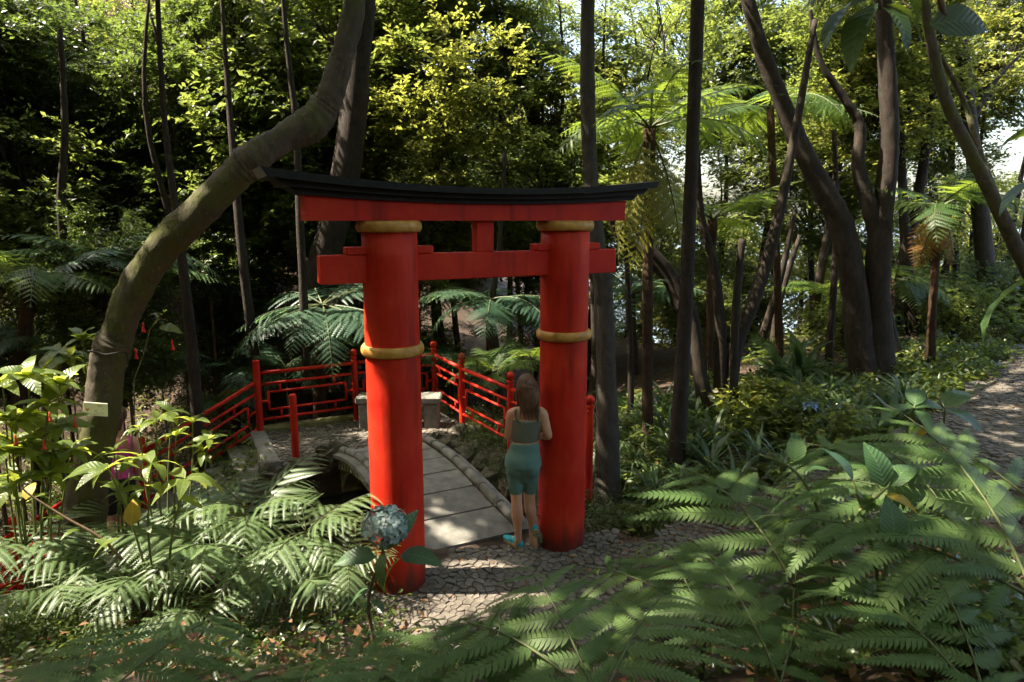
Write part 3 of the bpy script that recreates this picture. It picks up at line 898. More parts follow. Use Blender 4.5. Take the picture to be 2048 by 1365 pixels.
limb(mb, [hed + V3((-.055, .0, .05)), hed + V3((-.075, -.02, -.05)), hed + V3((-.07, -.05, -.15))], [.03, .028, .012], 8); limb(mb, [hed + V3((.06, .0, .05)), hed + V3((.082, -.03, -.05)), hed + V3((.08, -.06, -.17))], [.03, .028, .012], 8)
hair = fuse(mb, 'hair', HAIR, W, .008, 4)
rr = random.Random(6)
mb = MB()
for k in range(150):
    x = rr.uniform(-.08, .095); l = rr.uniform(.15, .26)
    p0 = hed + V3((x * .9, -.085 - .02 * rr.random(), rr.uniform(-.02, .07))); p1 = hed + V3((x + .012, -.112, -.09)); p2 = hed + V3((x * .75 + .022 + rr.uniform(-.03, .03), -.128 - .01 * rr.random(), -l))
    mb.tube(spline([p0, p1, p2], 4), lerp_list([.0035, .0035, .0012], 4), 4)
mb.build('hair_strands', HAIR, hair, smooth=True)
def shoe(parent, heel, toe, up, mat, sole, k=1.0):
    d = (toe - heel); L = d.length; d.normalize(); u = (up - d * up.dot(d)).normalized(); s = d.cross(u)
    R = Matrix((s, d, u)).transposed(); mb = MB()
    for f, w, h, z in ((.12, .036, .040, .045), (.3, .037, .042, .048), (.5, .041, .036, .038), (.7, .046, .029, .030), (.88, .040, .022, .024)):
        mb.ell(heel + d * L * f + u * z, (w * k, .055 * k, h * k), R, 12, 8)
    mb.ell(heel + d * L * .14 + u * .075, (.030 * k, .036 * k, .030 * k), R, 12, 8)
    sh = fuse(mb, 'shoe', mat, parent, .006, 4)
    mb = MB(); n = 16; V = []
    for zz, g in ((-.004, .92), (.004, 1.0), (.026, 1.0)):
        for i in range(n):
            a = 2 * math.pi * i / n; y = .5 - .5 * math.cos(a); w = (.036 + .012 * math.sin(y * 3.0 + .1) * (1 if y > .4 else .4)) * (abs(math.sin(a)) ** .55) * g
            V.append(heel + d * L * (y * 1.06 - .03) + s * w * (1 if math.sin(a) >= 0 else -1) * k + u * zz)
    F = [tuple(range(2 * n, 3 * n)), tuple(reversed(range(n)))] + [(r * n + i, r * n + (i + 1) % n, (r + 1) * n + (i + 1) % n, (r + 1) * n + i) for r in range(2) for i in range(n)]
    mb.add(V, F)
    for i in range(5):
        for j in (-1, 1): mb.box(heel + d * L * (.12 + .19 * i) + s * j * .019 - u * .007, (.020, .018, .010), R)
    mb.build('sole', sole, sh)
    mb = MB()
    for i in range(3): mb.tube([heel + d * L * (.42 + .09 * i) + u * (.072 - .008 * i) + s * .024, heel + d * L * (.44 + .09 * i) + u * (.082 - .008 * i), heel + d * L * (.42 + .09 * i) + u * (.072 - .008 * i) - s * .024], .003, 5)
    mb.build('laces', LACE, sh)
hl_ = J(1042, 1102, 5.85); hl_.z = .022; tl = hl_ + V3((-.145, .20, 0)); tl.z = .022
shoe(W, hl_, tl, V3((0, 0, 1)), SHOE, SOLE)
tr = V3((.262, 5.93, .025)); hr_ = J(1071, 1062, 5.83)
shoe(W, hr_, hr_ + (tr - hr_).normalized() * .245, V3((-.12, 1, .25)), SHOE, SOLE)
mb = MB(); mb.lathe(J(1018, 876, ys + .05), [(.034, -.012), (.037, -.006), (.037, .006), (.034, .012)], 14); mb.build('bracelet', BLACKCLOTH, W)

# the second person, on the steps behind the leaning trunk
yp = 7.55
Q = thing('person', 'person in pink tank top and black shorts walking down the steps behind the leaning trunk', 'person', at(232, 1112, yp))
JQ = lambda u, v, d=0: at(u, v, yp + d)
mb = MB()
torso(mb, [(JQ(238, 992), .12, .09), (JQ(240, 975), .165, .115), (JQ(240, 958), .155, .11), (JQ(241, 930), .125, .09), (JQ(242, 905), .14, .095), (JQ(242, 888), .145, .09), (JQ(242, 876), .10, .06)])
limb(mb, [JQ(242, 885), JQ(240, 868), JQ(238, 848)], [.055, .047, .047])
limb(mb, [JQ(255, 880), JQ(268, 883), JQ(274, 912), JQ(277, 935)], [.05, .05, .043, .036]); limb(mb, [JQ(277, 935), JQ(276, 952, .1), JQ(270, 965, .2)], [.036, .032, .024])
limb(mb, [JQ(229, 880), JQ(215, 884), JQ(207, 912), JQ(205, 936)], [.05, .05, .043, .036]); limb(mb, [JQ(205, 936), JQ(206, 954, .1), JQ(212, 966, .2)], [.036, .032, .024])
for a, b, c in ((228, 222, 222), (252, 250, 248)): limb(mb, [JQ(a, 975), JQ(b, 1010), JQ(c, 1040), JQ(c, 1060, -.02), JQ(c, 1102)], [.09, .075, .055, .056, .034])
fq, rq = head(mb, JQ(237, 832), 1.0, .1)
hand(mb, JQ(270, 965, .2), V3((-.1, .8, -.5)), V3((0, .3, 1))); hand(mb, JQ(212, 966, .2), V3((.1, .8, -.5)), V3((0, .3, 1)))
for c in (222, 248): limb(mb, [JQ(c, 1102), JQ(c, 1110, .06), JQ(c, 1112, .16)], [.035, .036, .028])
fuse(mb, 'body', SKIN, Q, .011)
mb = MB(); torso(mb, [(JQ(240, 958), .160, .118), (JQ(241, 930), .133, .099), (JQ(242, 905), .147, .104), (JQ(242, 893), .140, .100), (JQ(242, 886), .09, .085)])
for a in (222, 262): limb(mb, [JQ(a, 900, -.085), JQ(a + (4 if a < 240 else -4), 880, -.06), JQ(a + (3 if a < 240 else -3), 874, 0), JQ(a, 885, .07)], [.02] * 4, 8)
fuse(mb, 'tank_top', PINK, Q, .010, 4)
mb = MB(); torso(mb, [(JQ(238, 996), .13, .10), (JQ(240, 975), .175, .125), (JQ(240, 952), .162, .118)])
limb(mb, [JQ(228, 975), JQ(222, 1020)], [.105, .095]); limb(mb, [JQ(252, 975), JQ(250, 1020)], [.105, .095])
fuse(mb, 'shorts', BLACKCLOTH, Q, .010, 4)
mb = MB(); mb.ell(JQ(237, 829, -.01), (.085, .10, .11)); limb(mb, [JQ(237, 825, -.08), JQ(238, 842, -.10), JQ(239, 860, -.085)], [.04, .04, .02]); fuse(mb, 'hair', HAIR, Q, .010, 4)
for c in (222, 248):
    h_ = JQ(c, 1112, -.04); shoe(Q, h_, h_ + V3((0, .25, 0)), V3((0, 0, 1)), BLACKCLOTH, SOLE)

# ================================================================== VEGETATION
_HY = 1.5 * 1.012 ** np.arange(275)
def hit(u, v):
    """where the sight line through a pixel meets the ground"""
    x, dy, dz = _dir(u, v); t = _HY / dy
    k = np.nonzero(CAMZ + dz * t <= ground_v(x * t, _HY))[0]
    Y = float(_HY[k[0]]) if len(k) else 38.0
    p = at(u, v, Y)
    if len(k): p.z = ground(p.x, p.y)
    return p
def leaf_geo(P, L, W, rng, tilt=.6, droop=.2, D=None):
    """one folded four-cornered leaf at each point"""
    n = len(P)
    az = rng.uniform(0, 2 * np.pi, n)
    nrm = np.stack([rng.normal(0, tilt, n), rng.normal(0, tilt, n), np.ones(n)], 1)
    nrm /= np.linalg.norm(nrm, axis=1, keepdims=True)
    d = np.stack([np.cos(az), np.sin(az), -droop + rng.normal(0, .2, n)], 1) if D is None else D
    d -= nrm * (d * nrm).sum(1, keepdims=True); d /= np.linalg.norm(d, axis=1, keepdims=True)
    b = np.cross(nrm, d)
    l = (L * rng.uniform(.6, 1.3, n))[:, None]; w = (W * rng.uniform(.7, 1.25, n))[:, None]
    fold = w * .22
    V = np.stack([P, P + d * l * .42 + b * w * .5 + nrm * fold, P + d * l, P + d * l * .42 - b * w * .5 + nrm * fold], 1).reshape(-1, 3)
    i = np.arange(n)[:, None] * 4
    F = np.concatenate([i + np.array([[0, 1, 2]]), i + np.array([[0, 2, 3]])], 1).reshape(-1, 3)
    r = np.repeat(rng.uniform(0, 1, n), 2)
    return V, F, r
def clump_points(rng, K, n, rad, sig, shell=.5):
    """leaf positions in K clumps spread through an ellipsoid"""
    c = rng.normal(0, 1, (K, 3)); c /= np.linalg.norm(c, axis=1, keepdims=True)
    c *= (rng.uniform(shell ** 3, 1, K) ** (1 / 3))[:, None] * np.array(rad)
    sg = sig * rng.uniform(.6, 1.5, (K, 1, 1))
    p = c[:, None, :] + rng.normal(0, 1, (K, n, 3)) * sg * np.array([1.3, 1.3, .45])
    p[:, :, 2] -= .18 * (p[:, :, 0] - c[:, None, 0]) ** 2
    return c, p.reshape(-1, 3)
def twig_geo(c, rng):
    V = []; F = []
    for q in c:
        a = np.array([q[0] * .12, q[1] * .12, q[2] * .3 - .55]); m = (a + q) / 2 + rng.normal(0, .12, 3)
        pts = [a, (a + m) / 2 + rng.normal(0, .04, 3), m, (m + q) / 2 + rng.normal(0, .04, 3), q]
        for j in range(4): pts.append(q + rng.normal(0, .3, 3) * np.array([1.2, 1.2, .4]))
        segs = [(0, 1, .020, .016), (1, 2, .016, .013), (2, 3, .013, .009), (3, 4, .009, .006)] + [(4, 5 + j, .006, .002) for j in range(2)] + [(3, 7, .006, .002), (2, 8, .007, .002)]
        for i, j, r0, r1 in segs:
            b = len(V)
            for pp, r in ((pts[i], r0), (pts[j], r1)):
                for k in range(3): V.append(pp + r * np.array([math.cos(k * 2.094), math.sin(k * 2.094), .4 * math.sin(k * 2.094 + 1)]))
            for k in range(3):
                m_ = (k + 1) % 3; F += [(b + k, b + m_, b + 3 + m_), (b + k, b + 3 + m_, b + 3 + k)]
    return np.array(V), np.array(F)
def sprays(rng, K, twigs, leaves, rad, tl, shell=.45):
    """leaf positions and directions along twigs, the twigs in sprays through an ellipsoid"""
    c = rng.normal(0, 1, (K, 3)); c /= np.linalg.norm(c, axis=1, keepdims=True)
    c *= (rng.uniform(shell ** 3, 1, K) ** (1 / 3))[:, None] * np.array(rad)
    out = c / np.linalg.norm(c, axis=1, keepdims=True)
    td = out[:, None, :] * .55 + rng.normal(0, .75, (K, twigs, 3)) * np.array([1, 1, .45]); td[..., 2] -= .15
    td /= np.linalg.norm(td, axis=2, keepdims=True)
    ln = tl * rng.uniform(.5, 1.3, (K, twigs, 1))
    a = c[:, None, :] + rng.normal(0, .10, (K, twigs, 3)); e = a + td * ln; e[..., 2] -= .12 * ln[..., 0]
    t = (np.arange(leaves) + .6) / leaves
    P = a[:, :, None, :] + (e - a)[:, :, None, :] * t[None, None, :, None] + rng.normal(0, .018, (K, twigs, leaves, 3))
    side = np.cross(td, np.array([0, 0, 1.0])); side /= np.linalg.norm(side, axis=2, keepdims=True) + 1e-6
    sg = np.where(np.arange(leaves) % 2 == 0, 1, -1)[None, None, :, None] * rng.uniform(.5, 1.3, (K, twigs, leaves, 1))
    D = td[:, :, None, :] * .8 + side[:, :, None, :] * sg + np.array([0, 0, -.25]) + rng.normal(0, .22, (K, twigs, leaves, 3))
    D /= np.linalg.norm(D, axis=3, keepdims=True)
    V = []; F = []
    A = a.reshape(-1, 3); E = e.reshape(-1, 3); n = len(A)
    for k in range(3):
        o = .006 * np.array([math.cos(k * 2.094), math.sin(k * 2.094), .5 * math.sin(k * 2.094 + 1)]); V += [A + o]
    V += [E]; V = np.stack(V, 1).reshape(-1, 3); i = np.arange(n)[:, None] * 4
    F = np.concatenate([i + np.array([[0, 1, 3]]), i + np.array([[1, 2, 3]]), i + np.array([[2, 0, 3]])], 1).reshape(-1, 3)
    return c, P.reshape(-1, 3), D.reshape(-1, 3), V, F
CROWNS = {}
def crown_mesh(kind, var):
    key = (kind, var)
    if key not in CROWNS:
        rng = np.random.RandomState(100 + var * 7 + len(kind))
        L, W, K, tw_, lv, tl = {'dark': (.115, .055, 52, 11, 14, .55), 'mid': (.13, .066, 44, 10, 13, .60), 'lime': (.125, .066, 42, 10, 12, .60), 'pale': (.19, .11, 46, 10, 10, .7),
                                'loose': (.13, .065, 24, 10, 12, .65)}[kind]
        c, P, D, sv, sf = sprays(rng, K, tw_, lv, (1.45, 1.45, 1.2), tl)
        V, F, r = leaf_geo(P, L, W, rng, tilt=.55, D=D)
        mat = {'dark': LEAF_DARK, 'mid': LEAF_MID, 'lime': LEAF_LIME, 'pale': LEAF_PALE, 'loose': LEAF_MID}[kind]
        tv, tf = twig_geo(c, rng)                       # branches and twigs carrying the leaves
        tf = np.concatenate([tf, sf + len(tv)]); tv = np.concatenate([tv, sv])
        F = np.concatenate([F, tf + len(V)]); V = np.concatenate([V, tv])
        CROWNS[key] = new_mesh('crown_' + kind, V, F, [mat, TRUNK_B], rnd=np.concatenate([r, np.zeros(len(tf))]), mat_idx=[0] * len(r) + [1] * len(tf))
    return CROWNS[key]
def hits_gap(c, r):
    for T, rad in GAPS:
        w = c - T; t = w.dot(SUN_TO)
        if t > 0 and (w - SUN_TO * t).length < rad + r: return True
    return False
# holes cut in the leaves so sun lands on chosen places: (place, radius)
def _g(x, y, z, r): return (Vector((x, y, z)), r)
GAPS = [_g(-2.2, 5.0, .4, .62), _g(-1.5, 5.1, .5, .6), _g(-2.8, 5.05, .5, .6), _g(-3.3, 4.8, .5, .5), _g(-3.9, 4.85, 1.1, .5), _g(-3.4, 5.5, 1.0, .38), _g(-3.4, 5.5, 1.6, .25), _g(-4.4, 4.9, .9, .5), _g(-2.6, 4.5, .3, .4), _g(-1.7, 4.6, .2, .4),
        _g(-1.15, 5.2, .55, .40), _g(-1.15, 5.2, 1.1, .40), _g(-1.15, 5.2, 1.6, .36), _g(-1.15, 5.2, 2.05, .25), _g(-1.1, 5.2, 2.5, .10), _g(-2.3, 4.9, 2.5, .10),
        _g(-.62, 6.10, .05, .22), _g(-.2, 5.75, .0, .12), _g(.05, 5.72, 1.35, .10), _g(.22, 5.75, 1.15, .07), _g(.02, 5.8, .35, .08), _g(3.05, 6.3, .3, .25), _g(3.6, 6.3, .35, .22), _g(5.6, 7.6, .6, .22), _g(7.2, 8.9, .7, .30), _g(6.4, 10.2, 1.1, .7), _g(7.6, 11.8, 1.3, .6),
        _g(.95, 8.6, 4.2, .7), _g(2.0, 8.6, 4.0, .5), _g(-2.6, 9.6, 2.0, .6), _g(-3.9, 9.2, .2, .25), _g(-1.9, 9.0, .1, .3), _g(.1, 9.9, 2.1, .5), _g(5.8, 9.5, 3.2, .5), _g(-1.0, 9.6, 1.0, .22), _g(-.3, 8.6, .7, .2),
        _g(1.3, 8.6, -.2, .3), _g(3.2, 8.4, .3, .3), _g(4.2, 9.0, .5, .3), _g(-3.2, 10.5, 1.4, .7), _g(-.9, 11.5, 2.0, .8), _g(1.0, 11.0, 1.6, .7), _g(-5.2, 10.2, 2.2, .6), _g(3.2, 11.2, 1.8, .6), _g(-6.2, 11, 4.2, .6),
        _g(-4.2, 11, 3.6, .5), _g(5.2, 12.2, 3.2, .6), _g(-1.8, 10.8, 1.0, .7), _g(.2, 11.0, .8, .6), _g(-4.5, 9.6, .9, .5), _g(-.4, 9.9, 1.6, .5)]

def tree(name, label, stems, bark, crowns=(), group=None, wob=.05, sides=12, n=5, flare=1.25, cat='tree', rough=0.0):
    """stems: lists of (u, v, distance, width in photo pixels); crowns: (place, scale, kind)"""
    b = stems[0][0]; base = at(*b[:3])
    t = thing(name, label, cat, base, group)
    for i, st_ in enumerate(stems):
        pts = [at(u, v, Y) for u, v, Y, w in st_]; rad = [px(w / 2, u, v, Y) for u, v, Y, w in st_]
        if i == 0 or st_[0][1] > 600:                   # run into the ground
            d = (pts[0] - pts[1]).normalized(); pts.insert(0, pts[0] + Vector((d.x * .3, d.y * .3, -.5))); rad.insert(0, rad[0] * flare)
        mb = MB(); mb.tube(spline(pts, n), lerp_list(rad, n), sides, wob=wob, seed=len(label) + i)
        if rough:                                       # bark ridges, swellings and hollows
            P_ = spline(pts, n); R_ = lerp_list(rad, n)
            for j, v_ in enumerate(mb.v):
                c = P_[j // sides] if j // sides < len(P_) else P_[-1]; d = v_ - c
                k = mnoise.fractal(v_ * 5.0, 1.0, 2.0, 3) * .9 + mnoise.fractal(Vector((v_.x * 26, v_.y * 26, v_.z * 14)), 1.0, 2.0, 3) * .35
                mb.v[j] = c + d * (1 + rough * k)
        mb.build('trunk' if i == 0 else 'limb', bark, t, smooth=True)
    add_crowns(t, crowns)
    return t
_cv = random.Random(77)
def add_crowns(t, crowns):
    for p, s, kind in crowns:
        o = link('crown', crown_mesh(kind, _cv.randint(0, 2)), t, Vector(p) - WL[t])
        o.rotation_euler = (_cv.uniform(-.3, .3), _cv.uniform(-.3, .3), _cv.uniform(0, 6.28))
        o.scale = (s * _cv.uniform(.9, 1.15), s * _cv.uniform(.9, 1.15), s * _cv.uniform(.85, 1.1))
        stuff(o)
def cr(u, v, Y, s, kind): return (at(u, v, Y), s, kind)

# ------------------------------------------------------------------ the trees one can tell apart
y1 = 5.75
T1 = tree('leaning_tree', 'thick smooth leaning tree trunk with a cream name plate left of the gate',
     [[(160, 1130, y1, 88), (176, 990, y1, 71), (200, 850, y1, 64), (214, 745, y1, 66), (226, 690, y1, 70), (236, 665, y1, 61), (264, 590, y1, 63), (322, 500, y1, 64), (398, 425, y1, 64),
       (470, 352, y1, 61), (496, 328, y1, 71), (520, 308, y1, 59), (565, 278, 5.85, 55), (622, 248, 5.95, 71), (648, 215, 6.0, 59), (664, 180, 6.0, 51), (690, 95, 6.05, 46), (710, 0, 6.1, 42), (722, -160, 6.1, 39), (735, -420, 6.0, 34)]],
     TRUNK_A, wob=.06, sides=44, n=14, rough=.075)
T2 = tree('dark_tree', 'dark tall trunk rising behind the left end of the gate roof',
     [[(585, 760, 11, 80), (610, 650, 11, 66), (640, 540, 11, 60), (662, 470, 11, 60), (690, 350, 11, 58), (706, 240, 11, 55), (716, 120, 11, 52), (728, 0, 11, 48), (735, -200, 11, 40)]], TRUNK_B)
T3 = tree('straight_tree', 'straight brown trunk standing just right of the right gate pillar',
     [[(1215, 955, 7.5, 52), (1213, 800, 7.5, 42), (1208, 600, 7.5, 37), (1190, 450, 7.5, 32), (1178, 300, 7.5, 30), (1175, 100, 7.5, 29), (1178, -150, 7.5, 27), (1182, -500, 7.5, 23)]], TRUNK_C, sides=20, n=14, rough=.06)
T4 = tree('slender_tree', 'slender dark trunk standing full height right of centre',
     [[(1352, 935, 7.6, 36), (1364, 750, 7.6, 30), (1376, 500, 7.6, 27), (1384, 300, 7.6, 27), (1392, 100, 7.6, 28), (1398, -100, 7.6, 27), (1402, -500, 7.6, 24)]], TRUNK_B)
y6 = 8.9
T6 = tree('clustered_tree', 'dark tree with several stems spreading from one base right of centre',
     [[(1428, 885, y6, 46), (1402, 760, y6, 30), (1386, 640, y6, 26), (1350, 560, y6, 23), (1310, 508, y6, 20), (1240, 420, y6, 13), (1190, 380, y6, 7)],
      [(1436, 885, y6, 36), (1440, 760, y6, 26), (1440, 640, y6, 23), (1425, 520, y6, 18), (1402, 430, y6, 15), (1395, 300, y6, 10)],
      [(1448, 880, y6, 36), (1472, 700, y6, 28), (1512, 590, y6, 26), (1545, 480, y6, 23), (1570, 370, y6, 20), (1602, 200, y6, 15), (1630, 40, y6, 10)],
      [(1466, 890, 8.6, 20), (1468, 700, 8.6, 17), (1476, 560, 8.6, 16), (1485, 478, 8.6, 15)]], TRUNK_B)
y7 = 9.6
T7 = tree('twin_tree', 'massive dark tree with two forked trunks beside the right path',
     [[(1738, 792, y7, 75), (1722, 700, y7, 54), (1705, 560, y7, 49), (1680, 445, y7, 48), (1640, 370, y7, 41), (1600, 290, y7, 38), (1562, 200, y7, 33), (1520, 90, y7, 30), (1480, -60, y7, 23)],
      [(1758, 792, y7, 69), (1757, 650, y7, 48), (1756, 520, y7, 46), (1768, 400, y7, 39), (1779, 280, y7, 35), (1775, 150, y7, 33), (1766, 0, y7, 30), (1760, -300, y7, 23)],
      [(1757, 480, y7, 36), (1735, 400, y7, 30), (1716, 330, y7, 25), (1720, 255, y7, 21), (1690, 200, y7, 16), (1640, 120, y7, 11), (1620, 20, y7, 7)],
      [(1800, 760, 10.2, 33), (1775, 640, 10.2, 23), (1760, 520, 10.2, 18)]], TRUNK_B, sides=24, n=14, rough=.07)
T8 = tree('bent_tree', 'reddish bent trunk leaning in from the right edge',
     [[(2190, 860, 7, 33), (2110, 650, 7, 30), (2040, 510, 7, 27), (1985, 395, 7, 25), (1938, 300, 7, 24), (1895, 210, 7, 22), (1868, 110, 7, 20), (1850, 0, 7, 16), (1840, -160, 7, 12)],
      [(2010, 440, 7, 16), (1960, 310, 7.2, 13), (1930, 210, 7.4, 10), (1880, 110, 7.4, 7)]], TRUNK_A)
T9 = tree('grey_tree', 'pale grey trunk behind the hedge at far right',
     [[(1978, 640, 13, 36), (1970, 520, 13, 33), (1956, 380, 13, 30), (1940, 250, 13, 27), (1928, 130, 13, 24), (1912, 20, 13, 18), (1905, -160, 13, 12)],
      [(1940, 250, 13, 14), (1985, 170, 13, 9), (2040, 110, 13, 5)]], TRUNK_C)
slim = [
 ('thin dark sapling trunk standing behind the leaning tree', [(397, 860, 8.2, 26), (388, 740, 8.2, 24), (378, 640, 8.2, 22), (368, 550, 8.2, 20), (352, 430, 8.2, 16), (330, 250, 8.2, 12), (318, 60, 8.2, 10), (312, -120, 8.2, 7)]),
 ('thin dark trunk hanging below the left end of the gate roof', [(612, 720, 9.8, 18), (606, 560, 9.8, 17), (600, 440, 9.8, 16), (592, 250, 9.8, 14), (575, 100, 9.8, 11), (560, -80, 9.8, 8)]),
 ('thin bare sapling directly behind the sixth railing post', [(1258, 900, 9.5, 14), (1262, 760, 9.5, 13), (1258, 640, 9.5, 12), (1252, 500, 9.5, 9), (1240, 380, 9.5, 7)]),
 ('pale slanting sapling in front of the bright clearing', [(1500, 770, 12, 20), (1520, 690, 12, 18), (1545, 610, 12, 16), (1565, 540, 12, 13), (1590, 420, 12, 9)]),
 ('short slanting sapling left of the bright clearing', [(1530, 775, 12.4, 20), (1546, 690, 12.4, 17), (1560, 600, 12.4, 14), (1600, 470, 12.4, 9)]),
 ('thin dark sapling right of the bright clearing', [(1652, 800, 10.6, 18), (1660, 680, 10.6, 16), (1668, 560, 10.6, 14), (1672, 440, 10.6, 12), (1668, 260, 10.6, 9)]),
 ('thin pole trunk left of the clustered stems', [(1188, 860, 10.5, 16), (1190, 700, 10.5, 15), (1186, 560, 10.5, 12), (1182, 420, 10.5, 9)]),
 ('slim trunk seen through the gate opening', [(1000, 800, 11, 17), (992, 700, 11, 15), (985, 610, 11, 13), (1000, 480, 11, 10), (1010, 300, 11, 8)]),
 ('dark branching trunk above the middle of the gate roof', [(1135, 560, 14, 26), (1128, 420, 14, 28), (1090, 300, 14, 26), (1062, 220, 14, 25), (1030, 120, 14, 22), (985, 40, 14, 18), (950, -60, 14, 12)]),
 ('slim grey trunk among ferns left of the far right hedge', [(1828, 690, 12, 30), (1820, 600, 12, 26), (1812, 500, 12, 22), (1806, 400, 12, 18), (1800, 250, 12, 12)]),
 ('thin dark trunk at the far left behind the ferns', [(120, 640, 9.4, 20), (128, 520, 9.4, 18), (122, 400, 9.4, 16), (130, 250, 9.4, 13), (120, 60, 9.4, 10)]),
 ('crooked trunk crossing low behind the slender dark tree', [(1340, 560, 11, 30), (1290, 510, 11, 24), (1240, 470, 11, 20), (1205, 400, 11, 12)]),
]
for lab, st_ in slim:
    tree('sapling', lab, [st_], TRUNK_B, wob=.06, sides=8, n=4)

# ------------------------------------------------------------------ background trees
rb = random.Random(2024)
# thin places in the crowns where the sky shows
OPEN_SKY = [(760, 830, 60, 150), (920, 1010, 170, 260), (1420, 1490, 330, 410), (1560, 1640, 600, 720), (1930, 2100, 180, 380)]
def bgtree(u, Y, vtop, vlow, kind, lab, grp, spread=70, k=4, scale=(.75, 1.15), bark=None, width=None):
    X = at(u, 500, Y).x
    zb = ground(X, Y); base = Vector((X, Y, zb))
    t = thing('forest_tree', lab, 'tree', base, grp)
    lean = rb.uniform(-.5, .5)
    top = Vector((X + lean, Y, at(u, vtop, Y).z + .6))
    mid = base.lerp(top, .4) + Vector((rb.uniform(-.35, .35), rb.uniform(-.3, .3), 0)); mid2 = base.lerp(top, .72) + Vector((rb.uniform(-.4, .4), rb.uniform(-.3, .3), 0))
    w = width or rb.uniform(.045, .085)
    mb = MB(); P = spline([base + Vector((0, 0, -.4)), mid, mid2, top], 5); mb.tube(P, lerp_list([w * 1.3, w, w * .6, w * .1], 5), 8, wob=.12, seed=int(u))
    mb.build('trunk', bark or TRUNK_B, t, smooth=True)
    cs = []
    for i in range(k):
        v = vtop + (vlow - vtop) * (i + rb.uniform(.1, .9)) / k
        p = at(u + rb.uniform(-spread, spread), v, Y + rb.uniform(-.8, .8)); s = rb.uniform(*scale)
        if hits_gap(p, s * .45): continue
        if any(a < to_px(p)[0] < b and c < to_px(p)[1] < d for a, b, c, d in OPEN_SKY): continue
        cs.append((p, s, kind))
        q = base.lerp(top, max(.1, min(.95, (p.z - base.z) / max(.1, (top.z - base.z)) - .12)))
        mb = MB(); mb.tube(spline([q, q.lerp(p, .5) + Vector((0, 0, .15)), p], 4), lerp_list([w * .45, w * .3, w * .08], 4), 6); mb.build('limb', bark or TRUNK_B, t, smooth=True)
    add_crowns(t, cs)
    return t
GL = 'dark forest trees left of the gate'
for row, (ya, yb, nT) in enumerate(((9.4, 10.6, 3), (11.2, 13, 8), (14, 17, 9))):
    for i in range(nT):
        u = -120 + 800 * (i + rb.uniform(.15, .85)) / nT
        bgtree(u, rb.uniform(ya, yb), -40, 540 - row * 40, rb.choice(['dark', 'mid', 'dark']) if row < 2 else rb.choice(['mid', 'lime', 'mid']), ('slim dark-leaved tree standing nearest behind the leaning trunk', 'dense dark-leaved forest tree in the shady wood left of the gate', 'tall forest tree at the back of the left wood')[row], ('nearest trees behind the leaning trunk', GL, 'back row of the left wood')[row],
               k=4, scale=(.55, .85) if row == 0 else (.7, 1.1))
GM = 'sunlit trees behind the gate'
for i in range(10):
    u = 690 + 560 * (i + rb.uniform(.1, .9)) / 10
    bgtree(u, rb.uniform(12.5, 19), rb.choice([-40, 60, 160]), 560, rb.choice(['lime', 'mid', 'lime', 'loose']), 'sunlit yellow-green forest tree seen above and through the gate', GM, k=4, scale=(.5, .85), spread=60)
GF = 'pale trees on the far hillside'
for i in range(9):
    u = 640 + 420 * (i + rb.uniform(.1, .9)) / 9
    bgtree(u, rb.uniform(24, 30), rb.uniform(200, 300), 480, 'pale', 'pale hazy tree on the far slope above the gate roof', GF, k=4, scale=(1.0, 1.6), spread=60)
GR = 'light trees right of the gate'
for i in range(15):
    u = 1230 + 860 * (i + rb.uniform(.1, .9)) / 15
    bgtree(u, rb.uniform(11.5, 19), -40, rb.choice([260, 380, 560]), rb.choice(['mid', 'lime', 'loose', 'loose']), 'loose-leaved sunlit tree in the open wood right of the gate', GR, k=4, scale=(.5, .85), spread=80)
GB = 'low trees in the right background'
for i in range(14):
    u = 1180 + 900 * (i + rb.uniform(.1, .9)) / 14
    bgtree(u, rb.uniform(15, 24), rb.uniform(420, 520), 690, rb.choice(['loose', 'mid', 'loose', 'lime']), 'low leafy tree in the bright background right of the gate', GB, k=3, scale=(.7, 1.1), spread=60)
# undergrowth between the trunks
def shrub(u, v, Y, s, kind, lab, grp):
    p = at(u, v, Y); zb = ground(p.x, p.y)
    t = thing('shrub', lab, 'shrub', (p.x, p.y, zb), grp)
    mb = MB(); mb.tube([Vector((p.x, p.y, zb - .2)), Vector((p.x, p.y, p.z))], [.04, .02], 6); mb.build('stem', TWIG, t)
    add_crowns(t, [(p, s, kind)])
for i in range(18):
    u = rb.uniform(-60, 720); v = rb.uniform(430, 760)
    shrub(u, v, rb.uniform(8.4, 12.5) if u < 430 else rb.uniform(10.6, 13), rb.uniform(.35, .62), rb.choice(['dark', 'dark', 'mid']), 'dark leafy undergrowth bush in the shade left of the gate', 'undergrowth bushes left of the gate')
for i in range(9):
    u = rb.uniform(720, 1210); v = rb.uniform(520, 760)
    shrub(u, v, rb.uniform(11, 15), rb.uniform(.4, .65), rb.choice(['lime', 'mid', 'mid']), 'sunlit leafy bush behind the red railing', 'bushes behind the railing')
for i in range(16):
    u = rb.uniform(1210, 2080); v = rb.uniform(560, 740)
    if 1520 < u < 1680: continue
    shrub(u, v, rb.uniform(10.8, 17), rb.uniform(.35, .6), rb.choice(['lime', 'mid', 'mid']), 'light green bush among the trunks right of the gate', 'bushes among the right trunks')

